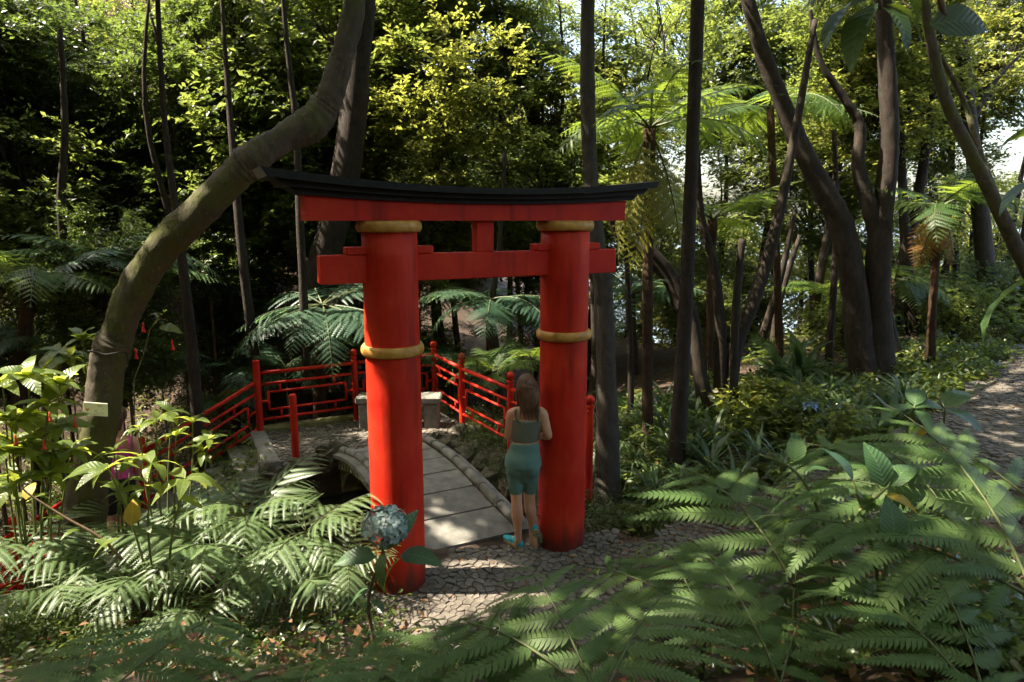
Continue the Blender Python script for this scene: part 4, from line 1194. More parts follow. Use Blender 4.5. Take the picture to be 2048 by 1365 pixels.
bgtree(905, 13.2, -70, 150, 'mid', 'leafy tree closing the gap above the left half of the gate roof', None, k=4, scale=(.6, .85), spread=60)
bgtree(1060, 14.0, -70, 130, 'mid', 'leafy tree closing the gap above the right half of the gate roof', None, k=3, scale=(.55, .8), spread=60)
bgtree(790, 14.5, -70, 120, 'dark', 'dark leafy tree beside the trunk behind the left end of the gate roof', None, k=3, scale=(.6, .85), spread=50)
bgtree(1640, 15.0, 240, 500, 'mid', 'leafy tree filling the gap left of the twin trunks', None, k=4, scale=(.55, .8), spread=60)
bgtree(1960, 16.0, 120, 480, 'loose', 'loose tree against the sky at the upper right edge', None, k=5, scale=(.6, .9), spread=90)
bgtree(1440, 16.5, 380, 640, 'loose', 'loose tree seen between the clustered stems', None, k=4, scale=(.6, .9), spread=70)
# ------------------------------------------------------------------ overhead canopy added for dappled shade, mostly unseen above the frame
rng = np.random.RandomState(31)
NC = 1150
cc = np.stack([rng.uniform(-19, 11, NC), rng.uniform(-9, 9.5, NC), rng.uniform(7.0, 10.5, NC)], 1)
cc = np.concatenate([cc, np.stack([rng.uniform(-21, -9, 12), rng.uniform(9.5, 14, 12), rng.uniform(7.5, 11, 12)], 1), np.stack([rng.uniform(-3, 9, 70), rng.uniform(9.5, 11.5, 70), rng.uniform(7.5, 10, 70)], 1)])
keep = (cc[:, 2] - CAMZ) > .33 * cc[:, 1] + .2
thin = (cc[:, 0] > -1.5) & (cc[:, 1] < 3.5) & (rng.uniform(0, 1, len(cc)) < .6)  # leaves thinned here to let skylight onto the right ferns
keep &= ~thin
SHADE = [G(1.2, 0, .2), G(1.9, 0, .2), G(2.6, 0, .2), G(1.5, .4, .2), G(2.3, -.4, .2), Vector((.1, 5.8, .5)), Vector((-2.6, 5.8, 2.4)), Vector((-1.9, 5.8, 3.2)), Vector((.6, 5.2, 0)),  # places shaded by extra leaf clumps added along the sun line
         Vector((1.6, 5.5, .1)), Vector((2.4, 5.8, .2)), Vector((4.6, 6.6, .4)), Vector((-.9, 5.4, 2.9)), Vector((.3, 5.9, 2.9)), Vector((.5, 6.0, 1.2)), Vector((1, 7.5, 2)), Vector((2, 7.6, 2)), Vector((5.1, 9.6, 2.5)), Vector((5.1, 9.6, 4))]
cc = np.concatenate([cc[keep]] + [np.array([p + SUN_TO * ((8.6 + k - p.z) / SUN_TO.z)]) for p in SHADE for k in (0, .9)]); NC = len(cc)
leafP = (cc[:, None, :] + rng.normal(0, 1, (NC, 80, 3)) * np.array([.55, .55, .28])).reshape(-1, 3)
ok = np.ones(len(leafP), bool)
sd = np.array(SUN_TO)
for T, rad in GAPS:
    w = leafP - np.array(T); t = w @ sd
    d = np.linalg.norm(w - t[:, None] * sd, axis=1)
    ok &= ~((d < rad * 1.05) & (t > 0))
leafP = leafP[ok]
def plain_tree(lab, x, y, top):  # out-of-view trunk added to carry the shading canopy
    z = ground(x, y); t = thing('added_shade_tree', lab, 'tree', (x, y, z))
    mb = MB(); mb.tube(spline([Vector((x, y, z - .4)), Vector((x + .3, y, z + 4)), Vector((x, y, top))], 6), lerp_list([.24, .18, .10], 6), 10, wob=.05); mb.build('trunk', TRUNK_B, t, smooth=True)
    return t
C1 = plain_tree('unseen tree added outside the left edge to shade the steps', -9.5, 4.0, 8.5)
C2 = plain_tree('unseen tree added behind the camera to shade the slope', -3.0, -2.5, 8.5)
C3 = plain_tree('unseen tree added beyond the steps to carry shading leaves', -11, 9.5, 9)
C4 = plain_tree('unseen tree added outside the right edge to shade the ferns', 5.5, 2.0, 8.5)
owners = [(T1, -1.4, 6.0), (T2, -2.4, 11), (T3, .85, 7.5), (T4, 2.1, 7.6), (T7, 5.2, 9.6), (C1, -9.5, 4), (C2, -3, -2.5), (C3, -11, 9.5), (C4, 5.5, 2)]
dist = np.stack([np.hypot(leafP[:, 0] - x, leafP[:, 1] - y) for _, x, y in owners], 1); own = dist.argmin(1)
for k, (t, x, y) in enumerate(owners):
    P = leafP[own == k]
    if not len(P): continue
    V, F, r = leaf_geo(P, .27, .16, rng, tilt=.45)
    V = V - np.array(WL[t])
    stuff(link('crown', new_mesh('crown', V, F, LEAF_MID if k % 2 else LEAF_DARK, rnd=r), t))
    cs = cc[np.stack([np.hypot(cc[:, 0] - a, cc[:, 1] - b) for _, a, b in owners], 1).argmin(1) == k]
    for c in cs[:7]:
        mb = MB(); a = Vector((x, y, 6.2 + .2 * (k % 3))); b = Vector(c); mb.tube(spline([a, a.lerp(b, .5) + Vector((0, 0, .3)), b], 4), lerp_list([.07, .045, .012], 4), 6); mb.build('limb', TRUNK_B, t, smooth=True)

# ------------------------------------------------------------------ ferns
def pinna_arrays(n=12, width=.10, droop=.22, full=.62):
    """a pinna 1 long along x: midrib and two combs of pointed pinnules"""
    V = []; F = []
    def P(x, y): return (x, y, -droop * x * x - .16 * abs(y))
    V += [P(0, .012), P(0, -.012), P(.5, .010), P(.5, -.010), P(1, .003), P(1, -.003)]
    F += [(0, 1, 3, 2), (2, 3, 5, 4)]
    sp = .95 / n
    for i in range(n):
        x = .03 + .95 * i / n
        w = width * (1 - x ** 2.2) * min(1, .6 + x * 4) + .010
        for sgn in (1, -1):
            b = len(V); h = sp * .485
            V += [P(x - h, .002 * sgn), P(x + h, .002 * sgn), P(x + h * full + w * .20, sgn * w * .58), P(x + w * .51, sgn * w), P(x - h * (full - .20) + w * .19, sgn * w * .58)]
            f = (b, b + 1, b + 2, b + 3, b + 4)
            F.append(f if sgn > 0 else tuple(reversed(f)))
    return V, F
PIN = {}
def pinna_mesh(var, mat):
    k = (var, mat.name)
    if k not in PIN:
        V, F = pinna_arrays(22, .078 + .008 * var, .10 + .14 * var, .5) if var < 3 else pinna_arrays(20, .100 + .010 * (var - 3), .18 + .14 * (var - 3), .86)
        PIN[k] = new_mesh('pinna', V, F, mat)
    return PIN[k]
def frond_curve(bend, n=14):
    p = Vector((0, 0, 0)); out = [p.copy()]
    for i in range(n):
        a = -bend * ((i + .5) / n) ** 1.2
        p = p + Vector((math.cos(a), 0, math.sin(a))) / n; out.append(p.copy())
    return out
def frond_layout(bend, pairs, start, plen, seed, ang=74):
    """places of the pinnae on a frond of length 1"""
    rr = random.Random(seed); C = frond_curve(bend); n = len(C) - 1; L = []
    for i in range(pairs):
        t = start + (.97 - start) * i / (pairs - 1)
        k = min(int(t * n), n - 1); p = C[k].lerp(C[k + 1], t * n - k)
        q = (t - start) / (1 - start)
        ln = plen * (min(1, .62 + q * 1.9) if q < .2 else 1) * max(.10, 1 - max(0, (q - .22) / .78) ** 1.5)
        tang = -bend * t ** 1.2
        for sg in (1, -1):
            yaw = sg * (math.radians(ang) - q * math.radians(ang * .42) + rr.uniform(-.06, .06))
            dip = math.radians(2 + 6 * (1 - q)) + rr.uniform(-.12, .14)
            M = Matrix.Translation(p + Vector((0, 0, .0))) @ Matrix.Rotation(-tang, 4, 'Y') @ Matrix.Rotation(yaw, 4, 'Z') @ Matrix.Rotation(dip, 4, 'Y') @ Matrix.Diagonal((ln, ln * rr.uniform(.9, 1.1), ln, 1))
            L.append((rr.randint(0, 2), M))
    return C, L
FR = {}
def frond_template(var):
    if var not in FR:
        bend = (.9, 1.25, .7, 1.5)[var % 4]
        if var < 4: C, L = frond_layout(bend, 11, .10, .44, var, 60)
        else:
            C, L = frond_layout(bend, 9, .10, .53, var, 70); L = [(k + 3, M) for k, M in L]
        mb = MB(); n = len(C); mb.tube(C, [.0075 * (1 - .85 * i / (n - 1)) for i in range(n)], 5)
        me = new_mesh('frond', mb.v, mb.f, RACHIS, True)
        FR[var] = (me, L)
    return FR[var]
JF = {}
def frond_joined(var, mat, pairs=18, simple=12):
    k = (var, mat.name)
    if k not in JF:
        C, L = frond_layout((.8, 1.2, .55, 1.5)[var % 4], pairs, .16, .30, 50 + var)
        pv, pf = pinna_arrays(simple, .115, .2); pv = np.array(pv)
        V = []; F = []
        for v_, M in L:
            b = len(V); m = np.array(M)
            V += list((np.c_[pv, np.ones(len(pv))] @ m.T)[:, :3]); F += [tuple(i + b for i in f) for f in pf]
        nl = len(F); mb = MB(); n = len(C); mb.tube(C, [.009 * (1 - .85 * i / (n - 1)) for i in range(n)], 5)
        b = len(V); V += [tuple(p) for p in mb.v]; F += [tuple(i + b for i in f) for f in mb.f]
        JF[k] = new_mesh('frond', np.array(V), F, [mat, RACHIS], mat_idx=[0] * nl + [1] * (len(F) - nl))
    return JF[k]
def place_frond(o, az, el, L, roll=0.0, loc=(0, 0, 0)):
    o.matrix_basis = Matrix.Translation(loc) @ Matrix.Rotation(math.radians(az), 4, 'Z') @ Matrix.Rotation(-math.radians(el), 4, 'Y') @ Matrix.Rotation(roll, 4, 'X') @ Matrix.Scale(L, 4)
def fern(label, u, v, Y, fronds, mat, seed, group=None, detail=True, big=1.0, near=0):
    rr = random.Random(seed); c = at(u, v, Y); zb = ground(c.x, c.y)
    t = thing('fern', label, 'fern', (c.x, c.y, zb), group)
    h = max(.05, c.z - zb)
    mb = MB(); mb.tube([WL[t] + Vector((0, 0, -.15)), WL[t] + Vector((.02, .02, h * .5)), c], [.014, .012, .010], 7); mb.build('stem', RACHIS, t, smooth=True)
    for az, el, L in fronds:
        var = rr.randint(0, 3); m0 = mat
        mat = DRYFERN if rr.random() < .025 else m0
        if detail:
            me, lay_ = frond_template(var + near); fo = link('frond', me, t)
            for k, M in lay_:
                p = bpy.data.objects.new('pinna', pinna_mesh(k, mat)); COL.objects.link(p); p.parent = fo; p.matrix_basis = M
        else:
            fo = link('frond', frond_joined(var, mat), t)
        place_frond(fo, az + rr.uniform(-6, 6), el, L * big, rr.uniform(-.25, .25), (0, 0, h)); mat = m0
    return t
def ringf(n, el, L, seed, a0=0, a1=360):
    rr = random.Random(seed)
    return [(a0 + (a1 - a0) * (i + rr.uniform(.1, .9)) / n, rr.uniform(*el), rr.uniform(*L)) for i in range(n)]
left = [('sunlit fern nearest the left gate pillar, fronds reaching over the pond', 612, 1065, 5.15, ringf(8, (10, 50), (.5, .75), 1)),
        ('sunlit fern at the pond edge left of the overhanging fronds', 505, 1035, 5.35, ringf(9, (15, 55), (.55, .8), 2)),
        ('bright white-lit fern in the middle of the left bank', 430, 1095, 5.0, ringf(9, (10, 50), (.5, .8), 3)),
        ('low fern below the bright bank ferns beside the hydrangea', 600, 1165, 4.75, ringf(7, (10, 40), (.4, .6), 4)),
        ('green fern in front of the leaning trunk foot', 300, 1160, 4.75, ringf(8, (10, 45), (.5, .7), 5)),
        ('fern with long fronds at the left under the leaning trunk', 195, 1110, 5.05, ringf(7, (15, 45), (.45, .7), 6)),
        ('fern at the far left edge with narrow pale fronds', 50, 1090, 5.1, ringf(7, (15, 45), (.5, .7), 7)),
        ('shaded fern in the lower left above the fallen leaves', 400, 1225, 4.4, ringf(6, (0, 35), (.4, .55), 8)),
        ('fern between the tall stems and the pond edge ferns', 360, 1060, 5.3, ringf(7, (15, 50), (.45, .65), 9)),
        ('small bright fern above the ground cover left of the pillar', 690, 1120, 4.95, ringf(6, (15, 45), (.35, .5), 10)),
        ('small fern at the left edge above the ground cover', 110, 1180, 4.6, ringf(6, (10, 40), (.4, .55), 11)),
        ('low sunlit fern in the gap between the two middle bank ferns', 520, 1130, 4.85, ringf(6, (10, 45), (.4, .6), 12))]
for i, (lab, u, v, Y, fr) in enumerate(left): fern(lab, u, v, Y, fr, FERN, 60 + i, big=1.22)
right = [('large arching fern in the right foreground reaching towards the gate', 1590, 1175, 2.6, [(114, 44, .92), (66, 34, .78)]),
         ('small fern with drooping fronds under the large arching fern', 1560, 1370, 2.1, [(98, 42, .66), (52, 28, .56)]),
         ('broad fern at the right edge with many stacked fronds', 2070, 1200, 2.3, [(122, 42, 1.05), (150, 26, .95), (98, 54, .95)]),
         ('dark fern behind the broad leaves at right', 1895, 1030, 3.2, [(100, 42, .85), (140, 32, .88)]),
         ('bright green blurred fern at the bottom centre', 1200, 1415, 1.75, [(142, 24, .74), (114, 34, .62), (64, 30, .55), (165, 12, .6)]),
         ('low fern at the bottom in front of the left pillar', 890, 1440, 1.8, [(104, 32, .52), (146, 22, .55), (60, 26, .5)]),
         ('dark fern in the bottom right corner', 1975, 1420, 1.9, [(112, 34, .66), (76, 44, .6)]),
         ('arching fern below the dark fern at right', 1770, 1260, 2.8, [(96, 42, .78), (134, 26, .72)]),
         ('blurred fern at the bottom left corner', 150, 1450, 1.8, [(60, 28, .55), (104, 34, .55), (134, 24, .55)]),
         ('blurred fern at the bottom edge left of centre', 560, 1490, 1.15, [(90, 24, .36), (48, 18, .34), (132, 18, .34)]),
         ('fern at the right edge behind the broad fern', 2100, 1040, 3.1, [(114, 38, .95), (144, 22, .85)]),
         ('fern beside the paving left of the large arching fern', 1405, 1235, 2.7, [(104, 34, .62), (150, 24, .62), (60, 30, .55)])]
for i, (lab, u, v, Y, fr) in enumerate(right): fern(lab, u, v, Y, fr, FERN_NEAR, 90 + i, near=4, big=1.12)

for i, (lab, u, v, Y, L) in enumerate([('light fern behind the far railing left of the post', 570, 735, 10.2, 1.0), ('light fern behind the railing corner', 790, 720, 11.0, 1.1), ('light fern rising behind the right end of the bench', 905, 735, 10.6, 1.0),
        ('light fern behind the railing left of the woman', 985, 745, 9.6, .95), ('light fern below the sloping handrail', 430, 800, 9.8, .95), ('light fern between the second gate pillar and the railing', 1065, 720, 9.9, 1.0), ('light fern deep in the shade behind the leaning trunk', 320, 740, 9.4, 1.0),
        ('low light fern at the foot of the straight trunk', 1255, 800, 10.4, .9), ('fern in the shade at the far left behind the shrub', 90, 690, 8.8, 1.0), ('light fern low behind the clustered stems', 1540, 760, 11.4, .9), ('pale fern at the left of the twin trunks', 1590, 800, 10.0, .8)]):
    fern(lab, u, v, Y, ringf(11, (0, 50), (L * .75, L), 300 + i), TFERN if i % 2 else TFERN_BLUE, 300 + i, detail=False)
def tree_fern(label, stem, fronds, mat, seed, dead=(), deadmat=None):
    base = at(*stem[0][:3]); t = thing('tree_fern', label, 'tree fern', base)
    pts = [at(u, v, Y) for u, v, Y, w in stem]; rad = [px(w / 2, u, v, Y) for u, v, Y, w in stem]
    pts.insert(0, pts[0] + Vector((0, 0, -.4))); rad.insert(0, rad[0] * 1.2)
    mb = MB(); mb.tube(spline(pts, 5), lerp_list(rad, 5), 10, wob=.12, seed=seed); mb.build('trunk', TRUNK_F, t, smooth=True)
    rr = random.Random(seed); top = pts[-1] - base
    for az, el, L in fronds:
        o = link('frond', frond_joined(rr.randint(0, 3), mat), t); place_frond(o, az, el, L, rr.uniform(-.3, .3), top)
    for az, el, L in dead:
        o = link('dead_frond', frond_joined(2, deadmat), t); place_frond(o, az, el, L, rr.uniform(-.5, .5), top)
tree_fern('tall tree fern with glowing fronds and a yellowing skirt right of the gate roof', [(1296, 908, 8.5, 24), (1294, 700, 8.5, 20), (1296, 500, 8.5, 20), (1300, 258, 8.5, 26)],
          ringf(13, (18, 62), (1.3, 1.8), 21), TFERN, 21, [(200, -62, 1.7), (330, -64, 1.7), (262, -68, 1.8)], DRYFERN)
tree_fern('slim tree fern with a flat crown left of the clustered stems', [(1418, 780, 10.5, 18), (1420, 620, 10.5, 16), (1425, 440, 10.5, 18)], ringf(11, (5, 40), (1.2, 1.7), 22), TFERN, 22)
tree_fern('tree fern with withered orange fronds near the right hedge', [(1862, 690, 9.8, 18), (1868, 560, 9.8, 16), (1880, 412, 9.8, 18)], ringf(10, (10, 45), (1.1, 1.5), 23), TFERN, 23, [(210, -62, 1.0), (320, -64, 1.0)], ORANGEFERN)
tree_fern('yellowish tree fern behind the twin trunks', [(1690, 780, 12.5, 16), (1692, 690, 12.5, 14), (1690, 590, 12.5, 16)], ringf(10, (0, 35), (1.2, 1.6), 24), TFERN, 24)
tree_fern('blue-green tree fern behind the left gate pillar', [(640, 800, 10.2, 26), (640, 700, 10.2, 24), (645, 610, 10.2, 24)], ringf(13, (-5, 35), (1.3, 1.8), 25), TFERN_BLUE, 25)
tree_fern('blue-green tree fern seen through the gate opening', [(985, 790, 10.9, 22), (982, 700, 10.9, 20), (980, 600, 10.9, 20)], ringf(13, (0, 32), (1.2, 1.7), 26), TFERN_BLUE, 26)
tree_fern('blue-green tree fern behind the leaning trunk at left', [(235, 760, 9.3, 24), (232, 640, 9.3, 22), (228, 520, 9.3, 22)], ringf(12, (-5, 35), (1.1, 1.6), 27), TFERN_BLUE, 27)
tree_fern('dark tree fern at the left edge with sunlit frond tips', [(40, 760, 8.6, 30), (50, 650, 8.6, 26), (62, 545, 8.6, 26)], ringf(12, (0, 38), (1.2, 1.7), 28), TFERN, 28)
tree_fern('low tree fern beyond the sloping handrail', [(470, 860, 10.8, 24), (470, 800, 10.8, 22), (475, 735, 10.8, 22)], ringf(11, (5, 40), (1.0, 1.4), 29), TFERN_BLUE, 29)
tree_fern('tree fern right of the second gate pillar in the distance', [(1268, 760, 12, 18), (1266, 680, 12, 16), (1262, 590, 12, 18)], ringf(11, (0, 38), (1.2, 1.7), 30), TFERN_BLUE, 30)
tree_fern('small tree fern in front of the bright clearing', [(1785, 640, 11.8, 14), (1788, 600, 11.8, 14), (1790, 560, 11.8, 16)], ringf(10, (5, 35), (1.1, 1.6), 32), TFERN, 32)
tree_fern('tree fern crown high above the slender dark tree', [(1560, 740, 11.0, 16), (1552, 500, 11.0, 14), (1540, 215, 11.0, 16)], ringf(11, (0, 40), (1.2, 1.8), 33), TFERN, 33)

# ------------------------------------------------------------------ broad leaves
def leaf_arrays(width=.36, droop=.25, fold=.18, n=7, wave=.012, tipk=1.0):
    V = []; F = []
    for i in range(n + 1):
        x = i / n
        w = width * .5 * (math.sin(math.pi * min(1, x ** .85)) ** .75) * (1 - .25 * x) + .006
        z = .10 * math.sin(x * math.pi) - droop * x * x
        V += [(x, w, z + fold * w + wave * math.sin(x * 17)), (x, 0, z), (x, -w, z + fold * w + wave * math.sin(x * 19 + 1))]
    for i in range(n):
        a = i * 3; F += [(a, a + 1, a + 4, a + 3), (a + 1, a + 2, a + 5, a + 4)]
    return V, F
LM = {}
def leaf_mesh(var, mat):
    k = (var, mat.name)
    if k not in LM:
        wd, dr, fo = [(.42, .22, .16), (.50, .32, .10), (.36, .10, .24), (.62, .22, .08)][var]
        V, F = leaf_arrays(wd, dr, fo); LM[k] = new_mesh('leaf', V, F, mat, True)
    return LM[k]
def put_leaf(parent, p, az, el, L, mat, var=0, roll=0.0, name='leaf'):
    o = link(name, leaf_mesh(var, mat), parent); place_frond(o, az, el, L, roll, Vector(p) - WL[parent]); return o
def rosette(parent, p, n, L, mat, rr, el=(-25, 45), heavy=None):
    a0 = rr.uniform(0, 360)
    for i in range(n):
        az = a0 + 360 * i * .382 + rr.uniform(-20, 20)
        put_leaf(parent, p + Vector((0, 0, -.02 * rr.random())), az, rr.uniform(*el), L * rr.uniform(.65, 1.15), mat, rr.randint(0, 2), rr.uniform(-.5, .5))
def leafy(label, root, tips, mat, n, L, seed, cat='shrub', stem=STEM, name='shrub', flowers=()):
    """root and tips in (u, v, distance); a rosette of leaves ends each stem"""
    rr = random.Random(seed); r = at(*root); r.z = ground(r.x, r.y)
    t = thing(name, label, cat, r)
    for tip in tips:
        p = at(*tip[:3]); m = r.lerp(p, .55) + Vector((rr.uniform(-.06, .06), rr.uniform(-.06, .06), .05))
        P = spline([r + Vector((0, 0, -.1)), m, p], 5)
        mb = MB(); mb.tube(P, lerp_list([.011, .008, .005], 5), 6); mb.build('stem', stem, t, smooth=True)
        rosette(t, p, n, L, mat, rr)
        for q in (P[8],):
            for k in range(1): put_leaf(t, q, rr.uniform(0, 360), rr.uniform(-10, 30), L * rr.uniform(.6, .9), mat, rr.randint(0, 2), rr.uniform(-.4, .4))
    for u, v, Y in flowers:
        p = at(u, v, Y); mb = MB()
        mb.lathe(p, [(.004, .04), (.006, .02), (.006, .0), (.010, -.022), (.016, -.034), (.008, -.032)], 8); f = mb.build('flower', REDFLOWER, t, smooth=True)
        mb = MB(); mb.tube([p + Vector((0, 0, .045)), p + Vector((.02, 0, .12)), p + Vector((.05, .02, .14))], .0025, 5); mb.build('flower_stalk', TWIG, f)
    return t
leafy('bright yellow-green shrub at the far left edge with red bell flowers', (60, 1080, 5.3), [(57, 750, 5.0), (97, 808, 5.0), (22, 836, 4.9), (40, 895, 5.0), (115, 856, 5.1), (5, 765, 4.9), (75, 905, 5.0), (120, 770, 5.1), (10, 900, 4.8), (140, 900, 5.2), (60, 830, 5.1), (30, 960, 4.9), (100, 950, 5.0)], BROADLEAF, 12, .25, 1,
      flowers=[(32, 880, 4.75), (88, 890, 4.8), (100, 835, 4.8), (150, 845, 5.0)])
leafy('sunlit shrub branch reaching up behind the leaning trunk at left', (150, 1050, 6.3), [(165, 678, 6.0), (140, 715, 6.1), (120, 700, 6.2), (185, 720, 6.25), (90, 740, 6.1)], BROADLEAF, 9, .22, 2)
leafy('sunlit shrub with oval leaves in front of the sloping handrail', (330, 1060, 5.5), [(312, 838, 5.4), (352, 868, 5.3), (418, 876, 5.4), (280, 856, 5.4), (385, 842, 5.5), (345, 822, 5.5), (405, 900, 5.3)], BROADLEAF, 7, .17, 3)
leafy('tall thin stems topped with pointed yellow-green leaves left of centre', (320, 1190, 4.6), [(303, 925, 4.5), (371, 955, 4.5), (216, 935, 4.5)], BROADLEAF, 6, .26, 4, cat='plant', name='tall_plant')
leafy('leafy sprig in front of the pink-topped person', (250, 1120, 5.2), [(228, 905, 5.2), (262, 925, 5.3), (238, 985, 5.1), (268, 1000, 5.2)], BROADLEAF, 8, .17, 12)
tw = thing('flowering_twig', 'thin twig with one glowing leaf and red flowers right of the leaning trunk', 'plant', at(270, 760, 6.0))
for a, b in (((268, 760, 6.0), (300, 660, 6.0)), ((300, 660, 6.0), (318, 630, 6.0)), ((268, 760, 6.0), (262, 900, 5.95))):
    mb = MB(); mb.tube([at(*a), at(*b).lerp(at(*a), .5) + Vector((.02, 0, .01)), at(*b)], .005, 6); mb.build('stem', STEM, tw)
put_leaf(tw, at(318, 655, 6.0), 5, -8, .20, BROADLEAF, 3, .5)
for k in range(6): put_leaf(tw, at(305 + 5 * k, 650 - 5 * k, 6.0), 60 * k, 20, .11, BROADLEAF, k % 3)
for u, v in ((345, 690), (287, 655), (272, 708)):
    p = at(u, v, 5.95); mb = MB(); mb.lathe(p, [(.005, .05), (.008, .03), (.009, .0), (.014, -.03), (.022, -.045), (.010, -.042)], 8); mb.build('flower', REDFLOWER, tw, smooth=True)
bt = thing('yellowing_plant', 'trailing brown stem with a yellowing leaf and pale dry blooms before the leaning trunk', 'plant', at(190, 1120, 4.7))
P = [at(245, 1120, 4.6), at(200, 1075, 4.6), at(130, 1035, 4.6), at(60, 990, 4.6), at(45, 975, 4.6)]
mb = MB(); mb.tube(spline(P, 5), lerp_list([.012, .011, .009, .007, .004], 5), 6); mb.build('stem', TWIG, bt, smooth=True)
put_leaf(bt, at(52, 1000, 4.6), 92, 45, .15, YELLEAF, 3)
for k in range(5): put_leaf(bt, at(60 + 34 * k, 1000 + 20 * k, 4.6), 40 + 70 * k, 10, .15, BROADLEAF, k % 3)
put_leaf(bt, at(262, 1052, 4.5), 100, 60, .19, YELLEAF, 3, .4); put_leaf(bt, at(240, 1078, 4.5), 200, -20, .2, BROADLEAF, 0); put_leaf(bt, at(290, 1060, 4.5), 310, 25, .17, PALELEAF, 0)
rr = random.Random(8)
FL = {}
def floret_mesh(mat, key):
    if key not in FL:
        V = []; F = []
        for k in range(4):
            a = k * math.pi / 2
            c, s = math.cos(a), math.sin(a); b = len(V)
            for x, y, z in ((0, 0, 0), (.45, -.42, .12), (1.0, -.22, .22), (1.0, .22, .22), (.45, .42, .12)): V.append((x * c - y * s, x * s + y * c, z))
            F.append((b, b + 1, b + 2, b + 3, b + 4))
        FL[key] = new_mesh('floret', V, F, mat)
    return FL[key]
def bloom(parent, c, R, mat, n, size, seed, low=-.35):
    """a hydrangea head: a dome of four-petalled florets"""
    rr = random.Random(seed); mb = MB(); mb.ell(c, (R * .62, R * .62, R * .5)); h = mb.build('flower_head', mat, parent, smooth=True)
    for i in range(n):
        z = 1 - (1 - low) * (i + .5) / n; th = i * 2.39996 + rr.uniform(-.2, .2); q = math.sqrt(max(0, 1 - z * z))
        d = Vector((q * math.cos(th), q * math.sin(th), z)) ; k = rr.uniform(.82, 1.12)
        o = bpy.data.objects.new('floret', floret_mesh(mat, mat.name)); COL.objects.link(o); o.parent = h
        M = (d + Vector((rr.uniform(-.25, .25), rr.uniform(-.25, .25), rr.uniform(-.25, .25)))).to_track_quat('Z', 'Y').to_matrix().to_4x4()
        o.matrix_basis = Matrix.Translation(Vector(c) - WL[parent] + Vector((d.x * R * k, d.y * R * k, d.z * R * .82 * k))) @ M @ Matrix.Rotation(rr.uniform(0, 6), 4, 'Z') @ Matrix.Scale(size * rr.uniform(.8, 1.2), 4)
    return h
yh = 2.9
hy = thing('hydrangea', 'hydrangea with one blue-grey flower head before the left gate pillar', 'hydrangea', at(752, 1300, yh))
P = [at(752, 1300, yh), at(738, 1225, yh), at(742, 1175, yh), at(762, 1120, yh), at(772, 1060, yh)]
mb = MB(); mb.tube(spline(P, 5), lerp_list([.010, .009, .008, .007, .006], 5), 7); mb.build('stem', TWIG, hy, smooth=True)
bloom(hy, at(770, 1052, yh), .095, FLORET, 120, .024, 3, -.6)
put_leaf(hy, at(752, 1115, yh), 188, 2, .19, HYDLEAF, 3, -.35); put_leaf(hy, at(800, 1112, yh), 348, 2, .20, HYDLEAF, 3, .3)
put_leaf(hy, at(770, 1105, yh - .03), 258, -52, .17, HYDLEAF, 1, .5); put_leaf(hy, at(758, 1100, yh - .05), 38, 32, .25, HYDLEAF, 2, 1.1)
put_leaf(hy, at(800, 1118, yh - .02), 238, -38, .17, YELLEAF, 2, .9, 'yellow_leaf')
put_leaf(hy, at(742, 1180, yh), 190, -18, .11, HYDLEAF, 1); put_leaf(hy, at(745, 1200, yh), 330, -20, .08, HYDLEAF, 1); put_leaf(hy, at(742, 1205, yh), 200, -20, .08, HYDLEAF, 1)
# the broad-leaved plants in the right foreground
def bigplant(label, stems, leaves, Y):
    s0 = stems[0][0]; r = at(s0[0], s0[1], Y)
    t = thing('broadleaf_plant', label, 'plant', r)
    for st_ in stems:
        mb = MB(); P = [at(u, v, Y) for u, v in st_]; mb.tube(spline(P, 4), lerp_list([.009 - .004 * i / (len(P) - 1) for i in range(len(P))], 4), 6); mb.build('stem', STEM, t, smooth=True)
    for u, v, az, el, L, var, roll, mat in leaves: put_leaf(t, at(u, v, Y), az, el, L, mat, var, roll)
bigplant('single-stemmed plant with a round leaf above the large right fern', [[(1670, 1200), (1655, 1080), (1620, 985), (1580, 935), (1520, 910)]],
         [(1588, 925, 62, 55, .15, 3, .3, HYDLEAF), (1600, 950, 320, 35, .13, 3, 0, HYDLEAF), (1575, 925, 170, 30, .09, 2, 0, HYDLEAF), (1640, 1010, 10, 10, .13, 1, 0, HYDLEAF)], 2.9)
bigplant('plant with three upright ribbed leaves in the right foreground', [[(1660, 1090), (1700, 1040), (1762, 985), (1775, 975)], [(1770, 1250), (1740, 1080), (1705, 960)]],
         [(1705, 962, 128, 48, .17, 3, .2, HYDLEAF), (1768, 975, 112, 62, .19, 3, -.3, HYDLEAF), (1780, 975, 32, 28, .20, 1, .2, HYDLEAF), (1772, 976, 60, 45, .08, 2, 0, BROADLEAF), (1700, 985, 20, -20, .16, 3, 0, HYDLEAF), (1770, 990, 350, -25, .15, 2, .5, YELLEAF)], 2.6)
bigplant('drooping single leaf on a thin stem in the right foreground', [[(1740, 1250), (1775, 1120), (1782, 1095)]], [(1785, 1095, 78, 70, .19, 3, .2, HYDLEAF), (1785, 1090, 20, -30, .1, 1, 0, HYDLEAF)], 2.4)
bigplant('dark broad-leaved plant beside the right path', [[(1880, 960), (1885, 880), (1890, 815)], [(1800, 960), (1810, 880), (1830, 810)]],
         [(1890, 815, 25, 25, .26, 3, .2, HYDLEAF), (1888, 818, 170, 8, .26, 3, -.2, HYDLEAF), (1830, 812, 60, 30, .22, 3, 0, HYDLEAF), (1825, 815, 195, -5, .26, 1, 0, HYDLEAF), (1890, 820, 300, -10, .24, 3, 0, HYDLEAF), (1828, 820, 280, -20, .2, 1, 0, HYDLEAF), (1860, 850, 215, -25, .16, 2, 0, YELLEAF)], 4.2)
